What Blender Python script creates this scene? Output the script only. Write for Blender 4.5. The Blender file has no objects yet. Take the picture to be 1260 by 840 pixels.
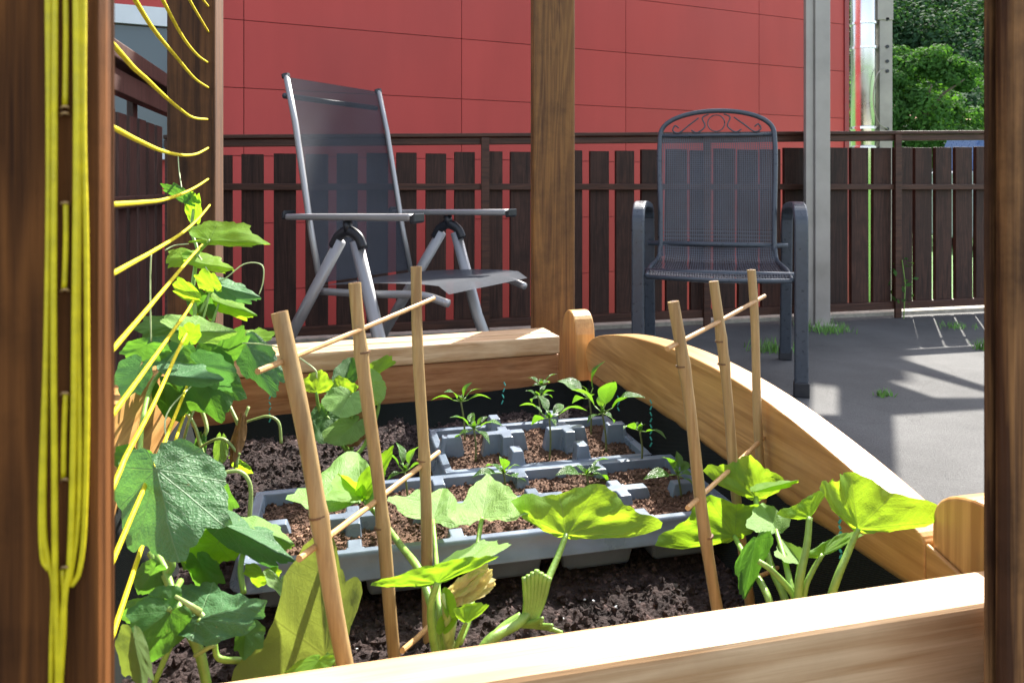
import bpy, bmesh, math, random
from mathutils import Vector, Matrix, noise
rnd = random.Random(11)
S = bpy.context.scene
COL = S.collection
F = 910.0
CZ = 0.70
TH = math.radians(13.5)
cT, sT = math.cos(TH), math.sin(TH)
SUN_AZ = math.radians(26.6)
SUN_EL = math.radians(45)
V = Vector

def P(px, py, D):
    """point seen at a pixel of the 1260x840 photograph, D metres in front of the lens"""
    return V(((px-630)/F*D, D, CZ-(py-230)/F*D))
def PZ(px, py, z):
    return P(px, py, F*(CZ-z)/(py-230))
def B(u, v, z=0.0):
    """raised-bed frame (u along the rails, v away) to world"""
    return V((u*cT-v*sT, u*sT+v*cT, z))
def up_(p):
    return p.x*cT+p.y*sT, -p.x*sT+p.y*cT

# ---------------------------------------------------------------- materials
def newmat(name):
    m = bpy.data.materials.new(name); m.use_nodes = True
    nt = m.node_tree
    for n in list(nt.nodes): nt.nodes.remove(n)
    out = nt.nodes.new('ShaderNodeOutputMaterial')
    return m, nt, out
def N(nt, t, **kw):
    n = nt.nodes.new(t)
    for k, v in kw.items():
        if k in n.inputs: n.inputs[k].default_value = v
        else: setattr(n, k, v)
    return n
def L(nt, a, b): nt.links.new(a, b)
def ramp(nt, src, stops):
    r = nt.nodes.new('ShaderNodeValToRGB')
    el = r.color_ramp.elements
    while len(el) < len(stops): el.new(0.5)
    for e, (p, c) in zip(el, stops):
        e.position = p; e.color = (c[0], c[1], c[2], 1) if not isinstance(c, (int, float)) else (c, c, c, 1)
    L(nt, src, r.inputs[0]); return r
def mapping(nt, scale, coord='Object', rot=(0,0,0)):
    tc = nt.nodes.new('ShaderNodeTexCoord'); mp = nt.nodes.new('ShaderNodeMapping')
    mp.inputs['Scale'].default_value = scale; mp.inputs['Rotation'].default_value = rot
    L(nt, tc.outputs[coord], mp.inputs[0]); return mp.outputs[0]
def mixc(nt, fac, a, b, mode='MIX'):
    m = nt.nodes.new('ShaderNodeMix'); m.data_type = 'RGBA'; m.blend_type = mode
    for i, x in ((6, a), (7, b)):
        if hasattr(x, 'links') or hasattr(x, 'node'): L(nt, x, m.inputs[i])
        else: m.inputs[i].default_value = (x[0], x[1], x[2], 1)
    if hasattr(fac, 'node'): L(nt, fac, m.inputs[0])
    else: m.inputs[0].default_value = fac
    return m.outputs[2]
def math_(nt, op, a, b=None, c=None):
    m = nt.nodes.new('ShaderNodeMath'); m.operation = op
    for i, x in enumerate((a, b, c)):
        if x is None: continue
        if hasattr(x, 'node'): L(nt, x, m.inputs[i])
        else: m.inputs[i].default_value = x
    return m.outputs[0]

def simple(name, col, rough=.5, metal=0, nscale=20, namt=.15, bump=.0, spec=.5, bscale=None):
    m, nt, out = newmat(name)
    bs = N(nt, 'ShaderNodeBsdfPrincipled', Roughness=rough, Metallic=metal)
    bs.inputs['Specular IOR Level'].default_value = spec
    co = mapping(nt, (1, 1, 1))
    nz = N(nt, 'ShaderNodeTexNoise', Scale=nscale, Detail=5.0); L(nt, co, nz.inputs[0])
    lo = [c*(1-namt) for c in col]; hi = [min(1, c*(1+namt)) for c in col]
    r = ramp(nt, nz.outputs[0], [(.3, lo), (.7, hi)])
    L(nt, r.outputs[0], bs.inputs['Base Color'])
    rr = ramp(nt, nz.outputs[0], [(.3, max(0, rough-.08)), (.7, min(1, rough+.1))])
    L(nt, rr.outputs[0], bs.inputs['Roughness'])
    if bump:
        n2 = N(nt, 'ShaderNodeTexNoise', Scale=bscale or nscale*6, Detail=4.0); L(nt, co, n2.inputs[0])
        bp = N(nt, 'ShaderNodeBump', Strength=bump, Distance=.002); L(nt, n2.outputs[0], bp.inputs['Height'])
        L(nt, bp.outputs[0], bs.inputs['Normal'])
    L(nt, bs.outputs[0], out.inputs[0]); return m

def wood(name, light, dark, axis=0, rough=.5, fine=1.0, bump=.3, knots=True, weather=0.0, coat=0.0, contrast=1.0, vari=.12, spec=.3):
    m, nt, out = newmat(name)
    bs = N(nt, 'ShaderNodeBsdfPrincipled', Roughness=rough)
    bs.inputs['Specular IOR Level'].default_value = spec
    if coat: bs.inputs['Coat Weight'].default_value = coat; bs.inputs['Coat Roughness'].default_value = .25
    def sc(al, ac): s = [ac, ac, ac]; s[axis] = al; return tuple(s)
    c1 = mapping(nt, sc(1.2*fine, 16*fine)); c2 = mapping(nt, sc(6*fine, 210*fine)); c3 = mapping(nt, sc(5, 16))
    # rings
    nz = N(nt, 'ShaderNodeTexNoise', Scale=1.0, Detail=3.0, Distortion=.6); L(nt, c1, nz.inputs[0])
    w = math_(nt, 'SINE', math_(nt, 'MULTIPLY', nz.outputs[0], 60.0))
    w = math_(nt, 'POWER', math_(nt, 'MULTIPLY_ADD', w, .5, .5), 1.6)
    fn = N(nt, 'ShaderNodeTexNoise', Scale=1.0, Detail=6.0, Roughness=.65); L(nt, c2, fn.inputs[0])
    big = N(nt, 'ShaderNodeTexNoise', Scale=.35, Detail=3.0); L(nt, c1, big.inputs[0])
    f = math_(nt, 'MULTIPLY_ADD', w, .26*contrast, math_(nt, 'MULTIPLY', fn.outputs[0], .68))
    f = math_(nt, 'ADD', f, math_(nt, 'MULTIPLY_ADD', big.outputs[0], .5, -.25))
    sn = N(nt, 'ShaderNodeTexNoise', Scale=1.0, Detail=4.0); L(nt, mapping(nt, sc(3.0, 75)), sn.inputs[0])
    sm_ = ramp(nt, sn.outputs[0], [(.56, 0.0), (.66, .30)])
    f = math_(nt, 'SUBTRACT', f, sm_.outputs[0])
    xf = N(nt, 'ShaderNodeTexNoise', Scale=1.0, Detail=3.0); L(nt, mapping(nt, sc(14.0, 650)), xf.inputs[0])
    f = math_(nt, 'ADD', f, math_(nt, 'MULTIPLY_ADD', xf.outputs[0], .44, -.22))
    lf = N(nt, 'ShaderNodeTexNoise', Scale=9.0, Detail=5.0, Roughness=.6); L(nt, mapping(nt, (1, 1, 1)), lf.inputs[0])
    f = math_(nt, 'ADD', f, math_(nt, 'MULTIPLY_ADD', lf.outputs[0], .30, -.15))
    gi = nt.nodes.new('ShaderNodeNewGeometry'); isl = gi.outputs['Random Per Island']
    r = ramp(nt, f, [(.12, dark), (.42, [ (a+b)/2 for a, b in zip(light, dark)]), (.72, light)])
    col = r.outputs[0]
    if knots:
        vo = N(nt, 'ShaderNodeTexVoronoi', Scale=1.0, Randomness=1.0); L(nt, c3, vo.inputs[0])
        k = ramp(nt, vo.outputs[0], [(.05, 0.0), (.14, 1.0)])
        sel = N(nt, 'ShaderNodeSeparateColor'); L(nt, vo.outputs['Color'], sel.inputs[0])
        g = math_(nt, 'GREATER_THAN', sel.outputs[0], .66)
        fac = math_(nt, 'MULTIPLY', math_(nt, 'SUBTRACT', 1.0, k.outputs[0]), g)
        col = mixc(nt, math_(nt, 'MULTIPLY', fac, .75), col, [c*.35 for c in dark])
    if weather:
        wn = N(nt, 'ShaderNodeTexNoise', Scale=7.0, Detail=6.0, Roughness=.7); L(nt, mapping(nt, (1, 1, 1)), wn.inputs[0])
        wf = ramp(nt, wn.outputs[0], [(.48, 0.0), (.68, weather)])
        col = mixc(nt, wf.outputs[0], col, [c*.35 for c in dark])
    tv = N(nt, 'ShaderNodeCombineColor'); q_ = math_(nt, 'MULTIPLY_ADD', isl, vari, 1-vari*.5)
    for k_ in range(3): L(nt, q_, tv.inputs[k_])
    col = mixc(nt, 1.0, col, tv.outputs[0], 'MULTIPLY')
    L(nt, col, bs.inputs['Base Color'])
    bp = N(nt, 'ShaderNodeBump', Strength=bump, Distance=.0012); L(nt, f, bp.inputs['Height']); L(nt, bp.outputs[0], bs.inputs['Normal'])
    L(nt, bs.outputs[0], out.inputs[0]); return m

def leafmat(name, top, trans, vein, tfac=.5, step=36.0, rough=.55, puck=.25, spec=.3, mottle=.25, nsec=9.0, vstr=.6):
    m, nt, out = newmat(name)
    uv = N(nt, 'ShaderNodeUVMap'); sp = N(nt, 'ShaderNodeSeparateXYZ'); L(nt, uv.outputs[0], sp.inputs[0])
    x, y = sp.outputs[0], sp.outputs[1]
    if step:
        st = math.radians(step)
        th = math_(nt, 'ABSOLUTE', math_(nt, 'ARCTAN2', x, y))
        r = math_(nt, 'SQRT', math_(nt, 'ADD', math_(nt, 'MULTIPLY', x, x), math_(nt, 'MULTIPLY', y, y)))
        fold = math_(nt, 'PINGPONG', th, st/2)
        a = math_(nt, 'MULTIPLY', r, math_(nt, 'SINE', fold))
        b = math_(nt, 'MULTIPLY', r, math_(nt, 'COSINE', fold))
    else:
        a = math_(nt, 'ABSOLUTE', x); b = y; r = y
    main = math_(nt, 'SUBTRACT', 1.0, math_(nt, 'DIVIDE', a, .012))
    main = math_(nt, 'MAXIMUM', main, 0.0)
    s = math_(nt, 'FRACT', math_(nt, 'MULTIPLY', math_(nt, 'SUBTRACT', b, math_(nt, 'MULTIPLY', a, .95)), nsec))
    s = math_(nt, 'ABSOLUTE', math_(nt, 'SUBTRACT', s, .5))      # 0.5 at a vein
    sec = math_(nt, 'MAXIMUM', math_(nt, 'SUBTRACT', 1.0, math_(nt, 'DIVIDE', math_(nt, 'SUBTRACT', .5, s), .07)), 0.0)
    vo = N(nt, 'ShaderNodeTexVoronoi', Scale=26.0, feature='DISTANCE_TO_EDGE'); L(nt, uv.outputs[0], vo.inputs[0])
    ret = ramp(nt, vo.outputs[0], [(0.0, 1.0), (.09, 0.0)])
    vv = math_(nt, 'MAXIMUM', main, math_(nt, 'MULTIPLY', sec, .55))
    vv = math_(nt, 'MAXIMUM', vv, math_(nt, 'MULTIPLY', ret.outputs[0], .22))
    nz = N(nt, 'ShaderNodeTexNoise', Scale=5.0, Detail=5.0); L(nt, mapping(nt, (5, 5, 5)), nz.inputs[0])
    mo = ramp(nt, nz.outputs[0], [(.3, 1-mottle), (.7, 1+mottle*.4)])
    ct = mixc(nt, math_(nt, 'MULTIPLY', vv, vstr), top, vein)
    ct = mixc(nt, 1.0, ct, mo.outputs[0], 'MULTIPLY')
    tr = mixc(nt, math_(nt, 'MULTIPLY', vv, vstr*.8), trans, [c*.36 for c in trans])
    tr = mixc(nt, 1.0, tr, mo.outputs[0], 'MULTIPLY')
    bl = N(nt, 'ShaderNodeTexVoronoi', Scale=7.0); L(nt, uv.outputs[0], bl.inputs[0])
    bsz = N(nt, 'ShaderNodeSeparateColor'); L(nt, bl.outputs['Color'], bsz.inputs[0])
    bm = math_(nt, 'LESS_THAN', bl.outputs[0], math_(nt, 'MULTIPLY', math_(nt, 'SUBTRACT', bsz.outputs[0], .78), .55))
    bm = math_(nt, 'MULTIPLY', bm, .6)
    ct = mixc(nt, bm, ct, (.30,.27,.12)); tr = mixc(nt, bm, tr, (.30,.22,.06))
    oi = nt.nodes.new('ShaderNodeObjectInfo'); ov = math_(nt, 'MULTIPLY_ADD', oi.outputs['Random'], .34, .80)
    oc = N(nt, 'ShaderNodeCombineColor'); L(nt, ov, oc.inputs[0]); L(nt, math_(nt, 'MULTIPLY_ADD', ov, .6, .4), oc.inputs[1]); L(nt, ov, oc.inputs[2])
    ct = mixc(nt, 1.0, ct, oc.outputs[0], 'MULTIPLY'); tr = mixc(nt, 1.0, tr, oc.outputs[0], 'MULTIPLY')
    bs = N(nt, 'ShaderNodeBsdfPrincipled', Roughness=rough); bs.inputs['Specular IOR Level'].default_value = spec
    L(nt, ct, bs.inputs['Base Color'])
    tl = N(nt, 'ShaderNodeBsdfTranslucent'); L(nt, tr, tl.inputs[0])
    h = math_(nt, 'ADD', math_(nt, 'MULTIPLY', s, .8), math_(nt, 'MULTIPLY', nz.outputs[0], .8))
    h = math_(nt, 'SUBTRACT', math_(nt, 'ADD', h, math_(nt, 'MULTIPLY', vo.outputs[0], .6)), math_(nt, 'MULTIPLY', vv, .8))
    bp = N(nt, 'ShaderNodeBump', Strength=puck, Distance=.002); L(nt, h, bp.inputs['Height'])
    L(nt, bp.outputs[0], bs.inputs['Normal']); L(nt, bp.outputs[0], tl.inputs['Normal'])
    mx = N(nt, 'ShaderNodeMixShader', Fac=tfac); L(nt, bs.outputs[0], mx.inputs[1]); L(nt, tl.outputs[0], mx.inputs[2])
    L(nt, mx.outputs[0], out.inputs[0]); return m

M = {}
M['bedwood'] = wood('golden_larch', (.50,.28,.10), (.30,.15,.05), 0, .42, 1.0, .2, True, coat=.15)
M['bedwoodv'] = wood('golden_larch_upright', (.50,.28,.10), (.30,.14,.045), 2, .42, 1.0, .2, True, coat=.15)
M['bedwoody'] = wood('golden_larch_cross', (.53,.30,.105), (.33,.165,.05), 1, .38, 1.1, .25, True, coat=.2, weather=.15)
M['bedwoodk'] = wood('golden_larch_knob', (.56,.32,.11), (.34,.17,.055), 2, .38, .8, .2, False, coat=.2)
M['railwood'] = wood('rail_pine', (.68,.47,.28), (.42,.24,.11), 0, .5, .9, .3, True, weather=.18)
M['backwood'] = wood('reddish_pine', (.48,.23,.10), (.26,.10,.035), 0, .55, .9, .35, True)
M['darkpost'] = wood('dark_stained_timber', (.17,.062,.016), (.034,.012,.004), 2, .75, 1.3, .8, True, weather=.85, spec=.12)
M['rightpost'] = wood('weathered_brown_timber', (.30,.14,.05), (.055,.022,.010), 2, .7, 1.3, .9, True, weather=.9, spec=.15)
M['backpost'] = wood('brown_stained_timber', (.115,.048,.017), (.035,.014,.006), 2, .8, .9, .5, True, weather=.5)
M['midpost'] = wood('tan_stained_timber', (.22,.105,.030), (.09,.038,.012), 2, .55, 1.2, .4, True, weather=.6)
M['fence'] = wood('fence_brown', (.060,.025,.016), (.020,.008,.005), 2, .6, 1.0, .5, False, weather=.5, vari=.45)
M['fencerail'] = wood('fence_rail_brown', (.085,.034,.020), (.032,.013,.008), 0, .5, 1.0, .4, False)
M['sidefence'] = wood('side_fence_brown', (.085,.042,.034), (.03,.015,.012), 2, .55, 1.0, .4, False)
M['cane'] = wood('bamboo', (.43,.305,.145), (.24,.15,.065), 2, .38, 1.2, .15, False, weather=.25, contrast=.4)
M['node'] = simple('bamboo_node', (.14,.07,.03), .6, 0, 60, .3)
M['stick'] = wood('bamboo_split_stick', (.55,.34,.15), (.36,.2,.08), 0, .45, 1.2, .1, False, contrast=.4)
M['alu'] = simple('brushed_aluminium', (.34,.34,.345), .45, .6, 8, .06)
M['plasticblk'] = simple('black_plastic', (.015,.017,.022), .4, 0, 40, .2)
M['chairsteel'] = simple('anthracite_lacquer', (.045,.056,.072), .33, .0, 60, .12, .15)
M['galv'] = simple('galvanised_steel', (.30,.275,.25), .5, .5, 5, .22, .05)
M['flue'] = simple('polished_flue_steel', (.62,.63,.65), .26, 1.0, 6, .06)
M['tray'] = simple('grey_tray_plastic', (.130,.165,.215), .32, 0, 30, .20, .12)
M['cord'] = simple('yellow_cord', (.56,.46,.002), .5, 0, 200, .16, .15, bscale=600)
M['staple'] = simple('staple_steel', (.35,.22,.10), .5, .6, 50, .2)
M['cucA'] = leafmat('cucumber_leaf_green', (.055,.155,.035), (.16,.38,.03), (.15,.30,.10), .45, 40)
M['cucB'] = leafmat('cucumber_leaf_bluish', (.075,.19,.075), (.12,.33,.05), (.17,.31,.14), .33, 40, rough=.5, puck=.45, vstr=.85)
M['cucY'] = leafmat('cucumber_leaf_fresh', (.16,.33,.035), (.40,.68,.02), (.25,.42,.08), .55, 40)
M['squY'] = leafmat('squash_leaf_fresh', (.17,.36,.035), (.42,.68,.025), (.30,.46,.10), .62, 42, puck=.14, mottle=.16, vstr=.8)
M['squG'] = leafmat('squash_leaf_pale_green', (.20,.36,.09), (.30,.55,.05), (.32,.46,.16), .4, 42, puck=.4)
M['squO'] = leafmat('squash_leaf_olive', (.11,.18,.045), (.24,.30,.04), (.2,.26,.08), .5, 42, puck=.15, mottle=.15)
M['pep'] = leafmat('pepper_leaf', (.075,.20,.035), (.22,.48,.02), (.14,.30,.07), .42, 0, rough=.28, spec=.6, nsec=11, puck=.6)
M['stem'] = simple('green_stem', (.17,.30,.05), .45, 0, 90, .25, .2)
M['palestem'] = simple('pale_stem', (.26,.36,.11), .45, 0, 90, .2, .2)
M['darkstem'] = simple('seedling_stem', (.10,.12,.035), .5, 0, 90, .3)
M['tendril'] = simple('tendril', (.42,.50,.24), .5, 0, 90, .2)
M['petal'] = leafmat('wilted_petal', (.66,.58,.30), (.75,.62,.20), (.6,.45,.16), .5, 30, rough=.6)
M['deadleaf'] = simple('withered_leaf', (.22,.12,.04), .8, 0, 60, .4, .5)
M['teal'] = simple('teal_stitching', (.02,.25,.20), .6)
M['white'] = simple('white_frame_paint', (.62,.64,.68), .4, 0, 10, .06)

def mk_soil(name, a, b, sc=260):
    m, nt, out = newmat(name)
    bs = N(nt, 'ShaderNodeBsdfPrincipled', Roughness=.9); bs.inputs['Specular IOR Level'].default_value = .25
    co = mapping(nt, (1, 1, 1))
    v = N(nt, 'ShaderNodeTexVoronoi', Scale=sc); L(nt, co, v.inputs[0])
    n = N(nt, 'ShaderNodeTexNoise', Scale=sc*.25, Detail=8.0, Roughness=.75); L(nt, co, n.inputs[0])
    n2 = N(nt, 'ShaderNodeTexNoise', Scale=14.0, Detail=3.0); L(nt, co, n2.inputs[0])
    c = ramp(nt, n.outputs[0], [(.3, a), (.62, b)])
    sp = N(nt, 'ShaderNodeSeparateColor'); L(nt, v.outputs['Color'], sp.inputs[0])
    sel = ramp(nt, sp.outputs[0], [(.93, 0.0), (.97, .8)])
    c2 = mixc(nt, sel.outputs[0], c.outputs[0], [min(1, q*2.6) for q in b])
    g = ramp(nt, n2.outputs[0], [(.35, .65), (.65, 1.15)])
    c3 = mixc(nt, 1.0, c2, g.outputs[0], 'MULTIPLY')
    L(nt, c3, bs.inputs['Base Color'])
    h = math_(nt, 'ADD', math_(nt, 'MULTIPLY', n.outputs[0], 1.5), math_(nt, 'MULTIPLY', v.outputs[0], -.6))
    bp = N(nt, 'ShaderNodeBump', Strength=1.0, Distance=.006); L(nt, h, bp.inputs['Height']); L(nt, bp.outputs[0], bs.inputs['Normal'])
    L(nt, bs.outputs[0], out.inputs[0]); return m
M['soil'] = mk_soil('bed_soil', (.018,.012,.013), (.062,.040,.037))
M['potsoil'] = mk_soil('potting_soil', (.065,.034,.022), (.21,.12,.08), 320)

def mk_liner():
    m, nt, out = newmat('woven_black_liner')
    bs = N(nt, 'ShaderNodeBsdfPrincipled', Roughness=.9); bs.inputs['Specular IOR Level'].default_value = .15
    w1 = N(nt, 'ShaderNodeTexWave', Scale=230.0, Distortion=1.5, bands_direction='Z'); L(nt, mapping(nt, (1, 1, 1), rot=(.3,.2,.1)), w1.inputs[0])
    n = N(nt, 'ShaderNodeTexNoise', Scale=14.0, Detail=6.0); L(nt, mapping(nt, (1, 1, 1)), n.inputs[0])
    f = math_(nt, 'ADD', math_(nt, 'MULTIPLY', w1.outputs[1] if len(w1.outputs) > 1 else w1.outputs[0], .5), math_(nt, 'MULTIPLY', n.outputs[0], .5))
    r = ramp(nt, f, [(.2, (.003,.004,.004)), (.9, (.014,.017,.016))])
    L(nt, r.outputs[0], bs.inputs['Base Color'])
    bp = N(nt, 'ShaderNodeBump', Strength=.6, Distance=.0015); L(nt, f, bp.inputs['Height']); L(nt, bp.outputs[0], bs.inputs['Normal'])
    L(nt, bs.outputs[0], out.inputs[0]); return m
M['liner'] = mk_liner()

def mk_asphalt():
    m, nt, out = newmat('patio_asphalt')
    bs = N(nt, 'ShaderNodeBsdfPrincipled', Roughness=.85); bs.inputs['Specular IOR Level'].default_value = .3
    co = mapping(nt, (1, 1, 1))
    n = N(nt, 'ShaderNodeTexNoise', Scale=160.0, Detail=8.0, Roughness=.8); L(nt, co, n.inputs[0])
    b = N(nt, 'ShaderNodeTexNoise', Scale=2.2, Detail=8.0, Roughness=.65); L(nt, co, b.inputs[0])
    v = N(nt, 'ShaderNodeTexVoronoi', Scale=70.0); L(nt, co, v.inputs[0])
    c = ramp(nt, n.outputs[0], [(.3, (.052,.052,.053)), (.7, (.118,.116,.114))])
    d = ramp(nt, b.outputs[0], [(.3, .68), (.7, 1.25)])
    c = mixc(nt, 1.0, c.outputs[0], d.outputs[0], 'MULTIPLY')
    sp = ramp(nt, v.outputs[0], [(.03, 1.0), (.07, 0.0)])
    c = mixc(nt, math_(nt, 'MULTIPLY', sp.outputs[0], .5), c, (.3,.29,.27))
    cr = N(nt, 'ShaderNodeTexVoronoi', Scale=1.5, feature='DISTANCE_TO_EDGE')
    wob = N(nt, 'ShaderNodeTexNoise', Scale=3.0, Detail=6.0); L(nt, co, wob.inputs[0])
    add = mixc(nt, .25, co, wob.outputs['Color'], 'ADD'); L(nt, add, cr.inputs[0])
    cm = ramp(nt, cr.outputs[0], [(0.0, .28), (.004, 0.0)])
    c = mixc(nt, cm.outputs[0], c, (.03,.03,.028))
    L(nt, c, bs.inputs['Base Color'])
    bp = N(nt, 'ShaderNodeBump', Strength=.8, Distance=.004); L(nt, n.outputs[0], bp.inputs['Height']); L(nt, bp.outputs[0], bs.inputs['Normal'])
    L(nt, bs.outputs[0], out.inputs[0]); return m
M['asphalt'] = mk_asphalt()
M['lit_strip'] = simple('sunlit_strip_pale', (.42,.39,.33), .85, 0, 30, .25, .4)  # pale colour imitates ground lit by the sun
M['grassg'] = simple('lawn', (.060,.150,.022), .9, 0, 6, .35, .5)
M['grass'] = simple('grass_blade', (.10,.24,.03), .6, 0, 30, .4)
M['red'] = simple('red_facade_panel', (.43,.058,.052), .5, 0, .9, .06, 0.0, .25)
def _isl(m, a):
    nt = m.node_tree; bs = [n for n in nt.nodes if n.type == 'BSDF_PRINCIPLED'][0]; src = bs.inputs['Base Color'].links[0].from_socket
    gi = nt.nodes.new('ShaderNodeNewGeometry'); q = math_(nt, 'MULTIPLY_ADD', gi.outputs['Random Per Island'], a, 1-a/2)
    cc = N(nt, 'ShaderNodeCombineColor')
    for k in range(3): L(nt, q, cc.inputs[k])
    n = N(nt, 'ShaderNodeTexNoise', Scale=1.0, Detail=6.0, Roughness=.6); L(nt, mapping(nt, (2.5,2.5,.5)), n.inputs[0])
    st = ramp(nt, n.outputs[0], [(.3,.90),(.7,1.05)])
    c = mixc(nt, 1.0, mixc(nt, 1.0, src, cc.outputs[0], 'MULTIPLY'), st.outputs[0], 'MULTIPLY'); L(nt, c, bs.inputs['Base Color'])
_isl(M['red'], .12)
M['redgap'] = simple('dark_red_joint', (.16,.02,.022), .7)
M['reddark'] = simple('dark_red_corner_trim', (.24,.022,.025), .5)
def mk_mesh(name, col, tfac, stripe=None, rough=.6):
    m, nt, out = newmat(name)
    bs = N(nt, 'ShaderNodeBsdfPrincipled', Roughness=rough)
    n = N(nt, 'ShaderNodeTexNoise', Scale=9.0, Detail=4.0); L(nt, mapping(nt, (1, 1, 1)), n.inputs[0])
    r = ramp(nt, n.outputs[0], [(.3, [c*.8 for c in col]), (.7, [c*1.15 for c in col])])
    L(nt, r.outputs[0], bs.inputs['Base Color'])
    tr = N(nt, 'ShaderNodeBsdfTransparent'); mx = N(nt, 'ShaderNodeMixShader', Fac=tfac)
    if stripe:
        uv = N(nt, 'ShaderNodeUVMap'); sp = N(nt, 'ShaderNodeSeparateXYZ'); L(nt, uv.outputs[0], sp.inputs[0])
        fx = math_(nt, 'ABSOLUTE', math_(nt, 'SINE', math_(nt, 'MULTIPLY', sp.outputs[0], math.pi/stripe)))
        fy = math_(nt, 'ABSOLUTE', math_(nt, 'SINE', math_(nt, 'MULTIPLY', sp.outputs[1], math.pi/(stripe*1.3))))
        hole = math_(nt, 'MULTIPLY', math_(nt, 'GREATER_THAN', fx, .50), math_(nt, 'GREATER_THAN', fy, .36))
        L(nt, math_(nt, 'MULTIPLY', hole, tfac), mx.inputs[0])
    L(nt, bs.outputs[0], mx.inputs[1]); L(nt, tr.outputs[0], mx.inputs[2]); L(nt, mx.outputs[0], out.inputs[0]); return m
M['textilene'] = mk_mesh('grey_textile_mesh', (.022,.027,.038), .15, None, .95)
M['expmetal'] = mk_mesh('expanded_metal_mesh', (.055,.06,.075), .68, .0085, .35)
def mk_glass():
    m, nt, out = newmat('window_glass')
    bs = N(nt, 'ShaderNodeBsdfPrincipled', Roughness=.08); bs.inputs['Base Color'].default_value = (.06,.085,.10,1)
    L(nt, bs.outputs[0], out.inputs[0]); return m
M['glass'] = mk_glass()
def mk_foliage(name, a, b, t=.35):
    m, nt, out = newmat(name)
    at = N(nt, 'ShaderNodeAttribute', attribute_name='tone')
    r = ramp(nt, at.outputs['Fac'], [(0, a), (1, b)])
    bs = N(nt, 'ShaderNodeBsdfPrincipled', Roughness=.85); bs.inputs['Specular IOR Level'].default_value = .15; L(nt, r.outputs[0], bs.inputs['Base Color'])
    tl = N(nt, 'ShaderNodeBsdfTranslucent'); c = mixc(nt, 1.0, r.outputs[0], (1.5,1.7,.6), 'MULTIPLY'); L(nt, c, tl.inputs[0])
    mx = N(nt, 'ShaderNodeMixShader', Fac=t); L(nt, bs.outputs[0], mx.inputs[1]); L(nt, tl.outputs[0], mx.inputs[2])
    L(nt, mx.outputs[0], out.inputs[0]); return m
M['treeleaf'] = mk_foliage('tree_foliage', (.025,.075,.020), (.075,.165,.038))
M['forestleaf'] = mk_foliage('forest_foliage', (.016,.042,.022), (.042,.095,.042), .25)
M['bark'] = simple('bark', (.10,.075,.05), .9, 0, 12, .3, .5)
M['hill'] = simple('hill_ground', (.03,.06,.02), .9, 0, .2, .3)
M['rooftile'] = simple('orange_roof_tiles', (.28,.09,.05), .8, 0, 3, .2)
M['render'] = simple('pale_render', (.45,.43,.40), .8, 0, 2, .1)
M['bluecar'] = simple('blue_car_paint', (.05,.09,.24), .3)
M['whitecar'] = simple('white_car_paint', (.32,.34,.36), .3)
M['rubber'] = simple('tyre_rubber', (.02,.02,.02), .8)

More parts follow.
